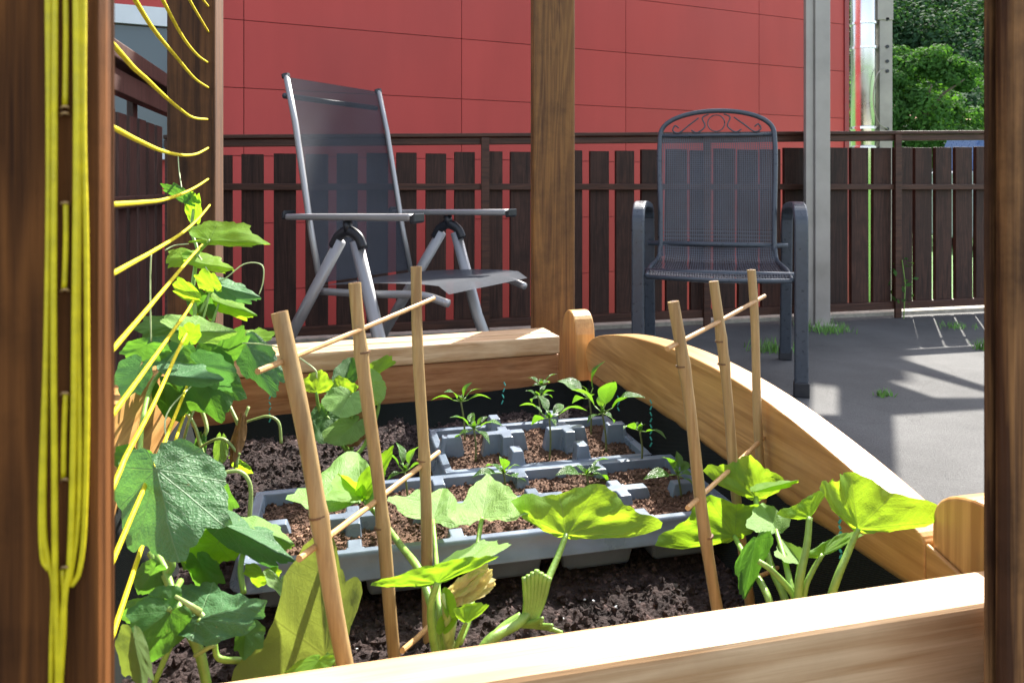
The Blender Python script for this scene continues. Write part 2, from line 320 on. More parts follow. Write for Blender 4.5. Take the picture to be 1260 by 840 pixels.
# ---------------------------------------------------------------- mesh builder
class MB:
    def __init__(s): s.v = []; s.f = []; s.uv = {}
    def add(s, vs, fs, uvs=None):
        o = len(s.v); s.v += [V(p) for p in vs]; s.f += [tuple(i+o for i in f) for f in fs]
        if uvs:
            for i, t in enumerate(uvs): s.uv[o+i] = t
        return s
    def box8(s, c): # c: 8 corners bottom 4 ccw, top 4
        return s.add(c, [(3,2,1,0),(4,5,6,7),(0,1,5,4),(1,2,6,5),(2,3,7,6),(3,0,4,7)])
    def bbox(s, u0, u1, v0, v1, z0, z1, fr=B):
        return s.box8([fr(u0,v0,z0),fr(u1,v0,z0),fr(u1,v1,z0),fr(u0,v1,z0),fr(u0,v0,z1),fr(u1,v0,z1),fr(u1,v1,z1),fr(u0,v1,z1)])
    def prism(s, pts, d):
        """polygon pts (world) extruded by vector d"""
        n = len(pts); a = [V(p) for p in pts]; b = [p+V(d) for p in a]
        fs = [tuple(range(n))[::-1], tuple(range(n, 2*n))] + [(i, (i+1) % n, n+(i+1) % n, n+i) for i in range(n)]
        return s.add(a+b, fs)
    def tube(s, path, rad, n=8, flat=None, caps=True):
        path = [V(p) for p in path]; m = len(path)
        if not isinstance(rad, (list, tuple)): rad = [rad]*m
        if len(rad) != m: rad = [rad[0]+(rad[-1]-rad[0])*i/(m-1) for i in range(m)]
        t0 = (path[1]-path[0]).normalized()
        ref = V((0,0,1)) if abs(t0.z) < .9 else V((1,0,0))
        x = t0.cross(ref).normalized(); vs = []
        for i in range(m):
            t = (path[min(i+1, m-1)]-path[max(i-1, 0)]).normalized()
            x = (x-t*x.dot(t)).normalized(); y = t.cross(x)
            ex, ey = flat if flat else (1, 1)
            for k in range(n):
                a = 2*math.pi*k/n
                vs.append(path[i]+x*(math.cos(a)*rad[i]*ex)+y*(math.sin(a)*rad[i]*ey))
        fs = []
        for i in range(m-1):
            for k in range(n):
                fs.append((i*n+k, i*n+(k+1) % n, (i+1)*n+(k+1) % n, (i+1)*n+k))
        if caps: fs += [tuple(range(n))[::-1], tuple((m-1)*n+k for k in range(n))]
        return s.add(vs, fs)
    def grid(s, rows, uvf=None, close=False):
        nr = len(rows); nc = len(rows[0]); vs = [p for r in rows for p in r]
        fs = [(i*nc+j, i*nc+j+1, (i+1)*nc+j+1, (i+1)*nc+j) for i in range(nr-1) for j in range(nc-1)]
        return s.add(vs, fs, uvf)
    def build(s, name, mat, parent=None, origin=None, smooth=False, bevel=0, seg=2, label=None, rotz=0, tone=None):
        me = bpy.data.meshes.new(name)
        if parent is not None: mw = PW[parent.name]
        else:
            o = V(origin) if origin is not None else V((0,0,0))
            mw = Matrix.Translation(o) @ Matrix.Rotation(rotz, 4, 'Z')
        inv = mw.inverted()
        me.from_pydata([inv @ p for p in s.v], [], s.f)
        if s.uv:
            ul = me.uv_layers.new(name='UVMap')
            for lp in me.loops: ul.data[lp.index].uv = s.uv.get(lp.vertex_index, (0, 0))
        if tone:
            at = me.attributes.new('tone', 'FLOAT', 'FACE')
            at.data.foreach_set('value', tone)
        me.materials.append(mat if not isinstance(mat, str) else M[mat])
        me.update()
        if smooth: me.polygons.foreach_set('use_smooth', [True]*len(me.polygons))
        ob = bpy.data.objects.new(name, me); COL.objects.link(ob)
        if parent is not None: ob.parent = parent
        else: ob.matrix_world = mw
        PW[ob.name] = mw
        if bevel:
            md = ob.modifiers.new('bevel', 'BEVEL'); md.width = bevel; md.segments = seg; md.limit_method = 'ANGLE'; md.angle_limit = math.radians(35)
        if smooth or bevel:
            try:
                me.shade_smooth_by_angle = None
            except Exception: pass
            if smooth == 'auto' or (bevel and not smooth):
                pass
        if label: ob['label'] = label
        return ob
PW = {}
def thing(name, label, cat, loc, rotz=0, group=None):
    o = bpy.data.objects.new(name, None); COL.objects.link(o)
    o.empty_display_size = .05
    o.location = loc; o.rotation_euler = (0, 0, rotz)
    PW[o.name] = Matrix.Translation(V(loc)) @ Matrix.Rotation(rotz, 4, 'Z')
    o['label'] = label; o['category'] = cat
    if group: o['group'] = group
    return o
def tag(o, label, cat, group=None):
    o['label'] = label; o['category'] = cat
    if group: o['group'] = group
def struct(o, kind='structure', label=None):
    o['kind'] = kind
    if label: o['label'] = label
    return o
def smooth_path(pts, n=6):
    """catmull-rom through world points"""
    pts = [V(p) for p in pts]
    if len(pts) < 3: return pts
    q = [pts[0]*2-pts[1]]+pts+[pts[-1]*2-pts[-2]]; out = []
    for i in range(1, len(q)-2):
        a, b, c, d = q[i-1], q[i], q[i+1], q[i+2]
        for k in range(n):
            t = k/n
            out.append(.5*((2*b)+(c-a)*t+(2*a-5*b+4*c-d)*t*t+(3*b-a-3*c+d)*t**3))
    out.append(q[-2]); return out
def fbm(p, s=1, o=4): return noise.fractal(V(p)*s, 1.0, 2.0, o)

# ================================================================= SETTING
g = MB().add([(-300,-60,-.9),(300,-60,-.9),(300,500,-.9),(-300,500,-.9)], [(0,1,2,3)]).build('ground', 'grassg'); struct(g)
FV = 3.405
pt = MB().bbox(-6, 8, -6, FV+.03, -.9+.004, 0)
struct(pt.build('patio', 'asphalt', rotz=TH))
struct(MB().bbox(-6, 8, FV+.034, FV+.13, -.89, .02).build('lit_strip', 'lit_strip', rotz=TH, bevel=.006))  # added pale strip, stands in for sunlight passing under the fence

# forest hill behind
hill = MB(); rows = []
for i in range(30):
    y = 55+i*5.0
    rows.append([V((x*5.0, y, -.9+max(0, (y-58))*.62+3*noise.noise(V((x*.2, y*.04, 0))))) for x in range(-30, 50)])
hill.grid(rows); struct(hill.build('hill', 'hill', smooth=True))
def leafcloud(mb, tones, c, r, n, size, rr, flat=.8):
    for _ in range(n):
        d = V((rr.gauss(0,1), rr.gauss(0,1), rr.gauss(0,1)))
        if d.length < 1e-3: continue
        d.normalize(); q = rr.uniform(.55, 1.0)**.6
        p = c+V((d.x*r, d.y*r, d.z*r*flat))*q
        nrm = (d+V((rr.uniform(-.8,.8), rr.uniform(-.8,.8), rr.uniform(-.3,1)))).normalized()
        a = nrm.orthogonal().normalized(); a.rotate(Matrix.Rotation(rr.uniform(0, 6.28), 3, nrm)); b = nrm.cross(a)
        s = size*rr.uniform(.6, 1.3)
        mb.add([p-a*s, p-b*s*.55, p+a*s, p+b*s*.55], [(0,1,2,3)])
        tones.append(max(0, min(1, rr.random()*.8+.2)))
fr = random.Random(5); fm = MB(); ft = []
for i in range(190):
    y = fr.uniform(62, 120); t = fr.uniform(.44, .72); x = t*y
    z = max(0, (y-58))*.62
    r = fr.uniform(2.0, 3.6)
    leafcloud(fm, ft, V((x, y, z+r*.9)), r, 420, .28, fr, 1.05)
fo = fm.build('forest', 'forestleaf', tone=ft); struct(fo, 'stuff', 'dense dark green wooded hillside far behind the red building')

# near round tree
tr = random.Random(9)
tx = V((14.3, 26, -.1))
tree = thing('broadleaf_tree', 'round bright green broadleaf tree beyond the fence in front of the wooded hill', 'tree', (tx.x, tx.y, -.9))
tm = MB().tube([tx+V((0,0,-.82)), tx+V((.1,0,1.2)), tx+V((0,.1,2.6)), tx+V((.2,0,3.9))], [.22,.18,.14,.07], 8)
for k in range(7):
    a = k*.9; tm.tube([tx+V((0,0,1.5+k*.25)), tx+V((math.cos(a)*.8, math.sin(a)*.8, 2.5+k*.25)), tx+V((math.cos(a)*1.5, math.sin(a)*1.4, 3.1+k*.22))], [.08,.05,.02], 6)
tm.build('trunk', 'bark', tree, smooth=True)
cm = MB(); ct = []
cl = [(0,0,3.6,1.3),(-1.1,0,3.3,1.0),(1.1,.2,3.4,1.05),(-.5,.4,4.35,.75),(.55,0,4.55,.72),(1.3,0,2.6,.9),(-1.4,.1,2.4,.85),(0,-.8,2.6,1.1),(.1,-.5,1.7,1.0),(-1.0,-.3,1.4,.8),(1.1,-.4,1.5,.9),(-1.25,-.5,2.9,.8),(-.8,-.7,3.2,.8),(-1.1,-.6,2.2,.8),(.9,-.5,4.0,.6),(-1.0,-.4,3.9,.5)]
for (x, y, z, r) in cl:
    for k in range(6):
        d = V((tr.gauss(0,1), tr.gauss(0,1), tr.gauss(0,1))).normalized()*r*.6
        leafcloud(cm, ct, tx+V((x*1.18,y,z*1.08+.35))+d*1.1, r*.58, 260, .085, tr, .8)
cm.build('crown', 'treeleaf', tree, tone=ct)
# small darker shrub-like tree behind at the hill foot
for i, (px, D, r, lab) in enumerate([(1108, 34, 1.7, 'low dark green tree beside the flue beyond the fence'), (1210, 38, 2.4, 'dark green tree mostly hidden by the round tree and the near right post')]):
    b = V(((px-630)/F*D, D, -.9))
    t2 = thing('small_tree', lab, 'tree', b)
    MB().tube([b, b+V((.05,0,r*.9)), b+V((0,.05,r*1.5))], [.16,.1,.05], 7).build('trunk', 'bark', t2, smooth=True)
    c2 = MB(); c2t = []
    for k in range(12):
        d = V((tr.gauss(0,1), tr.gauss(0,1), tr.gauss(0,.8))).normalized()*r*.6
        leafcloud(c2, c2t, b+V((0,0,r*1.3))+d, r*.55, 130, .11, tr, .8)
    c2.build('crown', 'forestleaf', t2, tone=c2t)

# house behind the tree
hb = V((16.5, 33, -.9))
h = thing('house', 'pale house with orange tiled roof peeking out beside the flue', 'house', hb)
w = MB().box8([(15.9,30,-.9),(18.2,30,-.9),(18.2,36,-.9),(15.9,36,-.9),(15.9,30,3.4),(18.2,30,3.4),(18.2,36,3.4),(15.9,36,3.4)]); w.build('wall', 'render', h)
MB().prism([(15.45,29.7,3.4),(15.45,36.3,3.4),(15.45,33,4.6)], (3.0,0,0)).build('roof', 'rooftile', h)
fw = MB().box8([(16.6,29.95,1.2),(17.6,29.95,1.2),(17.6,29.99,1.2),(16.6,29.99,1.2),(16.6,29.95,2.4),(17.6,29.95,2.4),(17.6,29.99,2.4),(16.6,29.99,2.4)]); fw.build('window', 'glass', h)

# van
vb = V((11.6, 18.5, -.9)); va = thing('parked_van', 'blue and white van parked beyond the fence right of the flue', 'van', vb)
def vbx(x0,x1,y0,y1,z0,z1,ins=0):
    return MB().box8([vb+V(q) for q in [(x0,y0,z0),(x1,y0,z0),(x1,y1,z0),(x0,y1,z0),(x0+ins,y0+ins*.4,z1),(x1-ins*.3,y0+ins*.4,z1),(x1-ins*.3,y1-ins*.4,z1),(x0+ins,y1-ins*.4,z1)]])
vbx(-.4,3.6,0,1.8,.3,2.0).build('body', 'whitecar', va, bevel=.08, seg=3)
vbx(-.1,3.6,.05,1.75,2.0,3.0,.35).build('cabin', 'bluecar', va, bevel=.1, seg=3)
vbx(.6,1.5,.1,.14,2.1,2.75).build('window', 'glass', va)
for x in (.5, 2.9):
    for y in (-.02, 1.6):
        MB().tube([vb+V((x,y,.32)), vb+V((x,y+.2,.32))], .32, 18).build('wheel', 'rubber', va, smooth=False)

# red building
WD = V((.9157,.4019,0)); WN = V((.4019,-.9157,0)); W0 = V((0,5.9,0))
def Wp(s, z, o=0): return W0+WD*s+WN*o+V((0,0,z))
bld = thing('red_building', 'building clad in large smooth red panels behind the brown fence', 'building', W0-V((0,0,.9)))
SE = 3.60
bk = MB().box8([Wp(-9,-.95,-.35),Wp(SE,-.95,-.35),Wp(SE,-.95,-.02),Wp(-9,-.95,-.02),Wp(-9,5.5,-.35),Wp(SE,5.5,-.35),Wp(SE,5.5,-.02),Wp(-9,5.5,-.02)])
bk.build('backing_wall', 'redgap', bld)
def s_of(px):
    t = (px-630)/F; D = 5.9/(1-t*.439); return t*D/.9157
ss = [s_of(x) for x in (145, 300, 568, 770, 934)]
cols = [-9,-7.5,-6.0,-4.5]+[s_of(120)]+ss[1:]+[SE]
zs = [-.95, -.484, -.018, .448, .914, 1.38, 1.846, 2.312, 2.778, 3.244, 3.71, 4.176, 4.642, 5.108, 5.5]
WS0, WS1, WZ0, WZ1 = -3.5, -2.22, .95, 1.87
pm = MB(); g_ = .0025
def panel(s0, s1, z0, z1):
    pm.box8([Wp(s0+g_,z0+g_,-.02),Wp(s1-g_,z0+g_,-.02),Wp(s1-g_,z0+g_,0),Wp(s0+g_,z0+g_,0),Wp(s0+g_,z1-g_,-.02),Wp(s1-g_,z1-g_,-.02),Wp(s1-g_,z1-g_,0),Wp(s0+g_,z1-g_,0)])
for a, b in zip(cols, cols[1:]):
    for c, d in zip(zs, zs[1:]): panel(a, b, c, d)
pm.build('cladding', 'red', bld, rotz=0)
MB().box8([Wp(SE+.002,-.95,-.3),Wp(SE+.06,-.95,-.3),Wp(SE+.06,-.95,.012),Wp(SE+.002,-.95,.012),Wp(SE+.002,5.5,-.3),Wp(SE+.06,5.5,-.3),Wp(SE+.06,5.5,.012),Wp(SE+.002,5.5,.012)]).build('corner_trim', 'reddark', bld)
def wbx(mb, s0, s1, z0, z1, o0, o1):
    return mb.box8([Wp(s0,z0,o0),Wp(s1,z0,o0),Wp(s1,z0,o1),Wp(s0,z0,o1),Wp(s0,z1,o0),Wp(s1,z1,o0),Wp(s1,z1,o1),Wp(s0,z1,o1)])
wf = MB(); wbx(wf, WS0, WS1, WZ1-.12, WZ1, .003, .06); wbx(wf, WS0, WS0+.07, WZ0, WZ1-.122, .003, .055); wbx(wf, WS1-.07, WS1, WZ0, WZ1-.122, .003, .055); wbx(wf, WS0, WS1, WZ0-.07, WZ0-.002, .003, .07)
wo = wf.build('window_frame', 'white', bld)
wbx(MB(), WS0+.072, WS1-.072, WZ0, WZ1-.125, .003, .02).build('window_pane', 'glass', bld)

# flue
fb = V((3.62, 7.62, -.9))
fl = thing('flue_pipe', 'polished stainless steel flue pipe with clamp bands beside the corner of the red building', 'flue', fb)
MB().tube([fb, fb+V((0,0,6.4))], .118, 28).build('pipe', 'flue', fl, smooth=True)
for py in (30, 60, 158, 182):
    z = 1.6+(230-py)/F*7.62
    MB().tube([fb+V((0,0,z-.012)), fb+V((0,0,z+.012))], .130, 28).build('clamp_band', 'flue', fl)
bx_ = fb+V((.20,-.02,.88))
MB().box8([bx_+V(q) for q in [(-.065,-.05,-.88),(.065,-.05,-.88),(.065,.05,-.88),(-.065,.05,-.88),(-.065,-.05,5.5),(.065,-.05,5.5),(.065,.05,5.5),(-.065,.05,5.5)]]).build('bracket_channel', 'galv', fl, bevel=.004)
for z in (1.9, 2.15, 2.43, 1.31, 2.0):
    MB().tube([bx_+V((.01,-.06,z)), bx_+V((.01,-.05,z))], .018, 8).build('bolt', 'plasticblk', fl)
MB().box8([bx_+V(q) for q in [(-.09,-.06,2.42),(.07,-.06,2.42),(.07,.06,2.42),(-.09,.06,2.42),(-.09,-.06,2.8),(.07,-.06,2.8),(.07,.06,2.8),(-.09,.06,2.8)]]).build('junction_box', 'galv', fl, bevel=.006)
MB().tube(smooth_path([bx_+V((-.02,-.07,1.93)), bx_+V((-.13,-.12,1.85)), bx_+V((-.17,-.13,1.6)), bx_+V((-.12,-.12,1.38)), bx_+V((0,-.07,1.31))]), .006, 6).build('cable', 'galv', fl, smooth=True)

# back fence ------------------------------------------------
def ftop(u): return .925+.058*(u+.4)/2.6        # slightly rising cap
fe = thing('back_fence', 'dark brown slatted wooden fence with flat top cap along the patio edge', 'fence', B(0.7, FV, 0), TH)
sl = MB(); u = -.66; k = 0
fr2 = random.Random(3)
while u < 4.6:
    wd = (.096 if u < 1.35 else .109)+fr2.uniform(-.004,.004); t = ftop(u)-.085+fr2.uniform(-.004,.004); ti = fr2.uniform(-.003,.003)
    sl.box8([B(u,FV,.06),B(u+wd,FV,.06),B(u+wd,FV+.024,.06),B(u,FV+.024,.06),B(u+ti,FV,t),B(u+wd+ti,FV,t),B(u+wd+ti,FV+.024,t),B(u+ti,FV+.024,t)])
    u += .1335
sl.build('slats', 'fence', fe, bevel=.002)
def railbox(z0f, z1f, v0, v1, u0=-.70, u1=4.7, n=8):
    mb = MB()
    a = [(u0+(u1-u0)*i/n) for i in range(n+1)]
    vs = []; 
    for uu in a: vs += [B(uu,v0,z0f(uu)),B(uu,v1,z0f(uu)),B(uu,v1,z1f(uu)),B(uu,v0,z1f(uu))]
    fs = [(3,2,1,0), tuple(4*n+i for i in range(4))]
    for i in range(n):
        for k in range(4): fs.append((4*i+k, 4*i+(k+1)%4, 4*i+4+(k+1)%4, 4*i+4+k))
    return mb.add(vs, fs)
railbox(lambda u: ftop(u)-.018, ftop, FV-.045, FV+.05).build('top_cap', 'fencerail', fe, bevel=.004)
railbox(lambda u: ftop(u)-.052, lambda u: ftop(u)-.020, FV-.030, FV-.002).build('top_rail', 'fencerail', fe, bevel=.003)
railbox(lambda u: .685, lambda u: .715, FV-.032, FV-.002).build('middle_rail', 'fencerail', fe, bevel=.003)
railbox(lambda u: .045, lambda u: .085, FV-.032, FV-.002).build('bottom_rail', 'fencerail', fe, bevel=.003)
def u_on(px, v):
    t = (px-630)/F; return (v*sT+t*v*cT)/(cT-t*sT)
for px in (209, 597, 1105, 870):
    uu = u_on(px, FV-.04)
    MB().bbox(uu-.019, uu+.019, FV-.046, FV-.0325, 0, ftop(uu)-.02).build('post', 'fencerail', fe, bevel=.002)
# side fence
sf = thing('side_fence', 'brown slatted side fence with broad handrail behind the yellow cords', 'fence', B(-.68, 2.4, 0), TH)
sl = MB(); v = 1.3
while v < FV-.12:
    sl.bbox(-.70, -.682, v, v+.096, .06, .945+fr2.uniform(-.004,.004)); v += .1335
sl.build('slats', 'sidefence', sf, bevel=.002)
MB().bbox(-.681, -.650, 1.25, FV-.05, .63, .67).build('middle_rail', 'sidefence', sf, bevel=.003)
MB().bbox(-.681, -.650, 1.25, FV-.05, .05, .09).build('bottom_rail', 'sidefence', sf, bevel=.003)
MB().bbox(-.681, -.640, 1.25, FV-.05, .99, 1.06).build('top_rail', 'sidefence', sf, bevel=.003)
MB().bbox(-.74, -.615, 1.25, FV-.05, 1.075, 1.13).build('handrail', 'sidefence', sf, bevel=.005)
for vv in (1.4, 2.9):
    MB().bbox(-.725, -.702, vv, vv+.06, 0, 1.074).build('post', 'sidefence', sf, bevel=.003)

# galvanised column
cv = 3.24; cu0 = u_on(1003.5, cv); cu1 = u_on(1022, cv)
co_ = thing('steel_column', 'grey galvanised steel column standing in front of the fence', 'column', B((cu0+cu1)/2, cv+.05, 0), TH)
MB().bbox(cu0, cu1, cv, cv+.10, 0, 2.30).build('box_profile', 'galv', co_, bevel=.004)
MB().bbox(cu0-.045, cu0-.001, cv+.012, cv+.03, .012, 2.29).build('side_flange', 'galv', co_, bevel=.002)
MB().bbox(cu1+.001, cu1+.022, cv+.06, cv+.09, .93, 2.29).build('rear_channel', 'galv', co_, bevel=.002)
MB().bbox(cu0-.03, cu1+.03, cv-.02, cv+.12, 0.0, .011).build('foot_plate', 'galv', co_, bevel=.002)

# unseen overhead boards, added and shaped to cast the broken shade on the patio
shade_root = thing('added_shade_boards', 'unseen boards added above the patio to cast its broken shade', 'added shade boards', B(cu0, cv, 2.3), TH)
sh = V((math.sin(SUN_AZ), math.cos(SUN_AZ), 0))*(2.3/math.tan(SUN_EL))
def shade(pts, z=2.3, nm='shade_board'):
    MB().prism([PZ(x, y, 0)+sh+V((0,0,z)) for x, y in pts], (0,0,.03)).build(nm, 'fencerail', shade_root)
shade([(1030,424),(1094,424),(1110,660),(1034,660)])
shade([(905,462),(1000,462),(994,660),(800,660)])
shade([(965,436),(1003,436),(1003,466),(965,466)])
shade([(995,449),(1034,449),(1034,464),(995,464)])
shade([(994,510),(1034,510),(1034,660),(992,660)])
shade([(1098,449),(1225,484),(1225,479),(1098,437)])
shade([(1096,470),(1150,489),(1225,489),(1225,500),(1098,508)])
shade([(720,440),(905,458),(900,660),(740,660)])

# ================================================================= RAISED BED
bed = thing('raised_bed', 'golden wooden raised bed with arched side boards and black liner', 'raised bed', B(.11, .8, 0), TH)
# front rail
fr_ = MB().bbox(-.226, .4255, .365, .400, .10, .450)
fr_.build('front_rail', 'railwood', bed, bevel=.0045, seg=3)
# back boards (slightly skewed)
q0 = PZ(367,435,.45); q1 = PZ(692,413,.45); dr = (q1-q0).normalized(); nr = V((-dr.y, dr.x, 0))
qa = q0-dr*.165; qb = q0+dr*((q1-q0).length-.004)
def slab(a, b, n0, n1, z0, z1):
    return MB().box8([a+nr*n0+V((0,0,z0-.45)), b+nr*n0+V((0,0,z0-.45)), b+nr*n1+V((0,0,z0-.45)), a+nr*n1+V((0,0,z0-.45)), a+nr*n0+V((0,0,z1-.45)), b+nr*n0+V((0,0,z1-.45)), b+nr*n1+V((0,0,z1-.45)), a+nr*n1+V((0,0,z1-.45))])
slab(qa, qb, 0, .036, .420, .450).build('back_cap_board', 'railwood', bed, bevel=.003)
slab(qa, qb, .039, .078, .420, .4505).build('back_cap_board', 'railwood', bed, bevel=.003)
slab(qa, qb, .006, .034, .10, .4185).build('back_board', 'backwood', bed, bevel=.002)
# arched side boards
def arch(u0, u1, name, z_end=.432, pk=.0):
    n = 30; top = []
    ctrl = [(.458,.4385),(.472,.446),(.55,.4655),(.65,.483),(.75,.492),(.85,.493),(.95,.487),(1.06,.474),(1.15,.455),(1.195,.437),(1.212,.420)]
    pts = smooth_path([V((0,a,b)) for a, b in ctrl], 4)
    poly = [(p.y, p.z) for p in pts]
    poly = [(.458, .385)]+poly+[(1.213,.405),(1.20,.385)]
    mb = MB().prism([B(u0, v, z) for v, z in poly], B(u1-u0, 0, 0)); ui = u0 if u0 > 0 else u1-.004
    mb.prism([B(ui, v, z) for v, z in [(.4015,.385),(.4579,.385),(.4579,.4385),(.43,.432),(.4015,.420)]], B(.004, 0, 0)); return mb.build(name, 'bedwoody', bed, bevel=.004, seg=3)
arch(.422, .457, 'side_board'); arch(-.232, -.197, 'side_board')
for (u0, u1) in ((.424, .456), (-.231, -.199)):
    MB().bbox(u0, u1, .459, 1.19, .10, .384).build('lower_side_board', 'backwood', bed)
def knob(u0, u1, prof):
    MB().prism([B(u0, a, b) for a, b in prof], B(u1-u0, 0, 0)).build('corner_post', 'bedwoodk', bed, bevel=.003, seg=3)
def kprof(v0, v1, zt, n=16, sag=.052):
    c = (v0+v1)/2; h = (v1-v0)/2
    pts = [(v0, 0.0)]+[(c-h*math.cos(math.pi*k/n), zt-sag+sag*math.sin(math.pi*k/n)**.75) for k in range(n+1)]+[(v1, 0.0)]
    return pts
knob(.4265, .462, kprof(.362, .4568, .4858, sag=.035))
knob(.4075, .443, kprof(1.222, 1.302, .480))
knob(-.262, -.2285, kprof(.362, .4568, .4858, sag=.035))
knob(-.262, -.2285, kprof(1.09, 1.16, .480))
# liner
lm = MB(); rows = []
outl = [(.421,.402),(.421,.6),(.421,.8),(.421,1.0),(.421,1.19),(.3,1.165),(.15,1.135),(0,1.115),(-.12,1.10),(-.196,1.09),(-.196,.9),(-.196,.7),(-.196,.55),(-.196,.402)]
def lerp(a, b, t): return a+(b-a)*t
dense = []
for a, b in zip(outl, outl[1:]):
    nn = 10
    for k in range(nn): dense.append((lerp(a[0], b[0], k/nn), lerp(a[1], b[1], k/nn)))
dense.append(outl[-1])
cu, cvv = .11, .8
for lv in range(9):
    t = lv/8; row = []
    for (a, b) in dense:
        fold = .006*noise.noise(V((a*22, b*22, t*1.5)))+.003*noise.noise(V((a*60, b*60, t*4)))
        topz = .402+.006*noise.noise(V((a*9, b*9, 3)))
        if b > 1.08: topz -= .028
        inw = .055*t**1.3+.002+abs(fold)
        dx, dy = cu-a, cvv-b
        ax = -1 if a > .42 else (1 if a < -.19 else 0); ay = -1 if b > 1.05 else 0
        if ax == 0 and ay == 0: ay = 0
        row.append(B(a+ax*inw, b+ay*inw, lerp(topz, .295, t)))
    rows.append(row)
lm.grid(rows); li = lm.build('liner', 'liner', bed, smooth=True)
def stitch(px, y0, y1, D0, D1, px1=None):
    mb = MB(); n = int(abs(y1-y0)/7)
    for k in range(n):
        a = k/n; b = (k+.6)/n; x = lerp(px, px1 or px, a)
        mb.tube([P(x+(k%2)*2, lerp(y0, y1, a), lerp(D0, D1, a)), P(x+2-(k%2)*2, lerp(y0, y1, b), lerp(D0, D1, b))], .0011, 4)
    o = mb.build('stitching', 'teal', li)
def Dat(u, px):    # depth where the plane u=const meets column px
    t = (px-630)/F; v = u*(cT-t*sT)/(t*cT+sT); return u*sT+v*cT
stitch(800, 492, 552, Dat(.405,800), Dat(.385,800))
stitch(760, 487, 508, Dat(.405,760), Dat(.39,760))
stitch(1032, 632, 690, Dat(.406,1032), Dat(.385,1032), 1034)
stitch(620, 470, 500, 1.165, 1.14, 616)
stitch(331, 480, 522, 1.05, 1.035)
stitch(164, 630, 700, Dat(-.190,164), Dat(-.178,164), 160)

# soil
def soilz(u, v):
    p = V((u, v, 0))
    z = .318+.010*noise.noise(p*9)+.007*noise.noise(p*26)+.0045*noise.noise(p*70)+.0035*noise.noise(p*160)
    return z+.022*min(1, max(0, (v-1.02)/.08))+(.012*min(1, max(0, (v-.88)/.1)) if u < .1 else 0)
rows = []
nu, nv = 230, 280
for j in range(nv+1):
    v = .402+(1.15-.402)*j/nv
    rows.append([B(-.20+.62*i/nu, v, soilz(-.20+.62*i/nu, v)) for i in range(nu+1)])
so = MB().grid(rows)
cr = random.Random(8)
def crumb(mb, p, r, rr):
    m = Matrix.Rotation(rr.uniform(0, 6.3), 3, V((rr.random(), rr.random(), rr.random()+.01)).normalized())
    base = [V(q) for q in ((1,0,0),(-1,0,0),(0,1,0),(0,-1,0),(0,0,1),(0,0,-1))]
    vs = [p+m @ (V((b.x*rr.uniform(.6,1.3), b.y*rr.uniform(.6,1.3), b.z*rr.uniform(.5,1)))*r) for b in base]
    mb.add(vs, [(0,2,4),(2,1,4),(1,3,4),(3,0,4),(2,0,5),(1,2,5),(3,1,5),(0,3,5)])
for _ in range(9000):
    u = cr.uniform(-.19,.41); v = .402+cr.random()**1.4*.74
    crumb(so, B(u, v, soilz(u, v)+cr.uniform(-.001,.003)), cr.choice([.0016,.002,.0026,.0034,.0048]), cr)
so = so.build('soil', 'soil', smooth=False, rotz=TH); struct(so, 'stuff', 'dark crumbly garden soil filling the raised bed')
bits = MB()
for _ in range(26):
    u = cr.uniform(-.1,.38); v = cr.uniform(.42,.66); crumb(bits, B(u, v, soilz(u, v)+.004), cr.choice([.0012,.002]), cr)
o = bits.build('perlite_grains', 'white'); struct(o, 'stuff', 'tiny white grains lying on the dark soil')

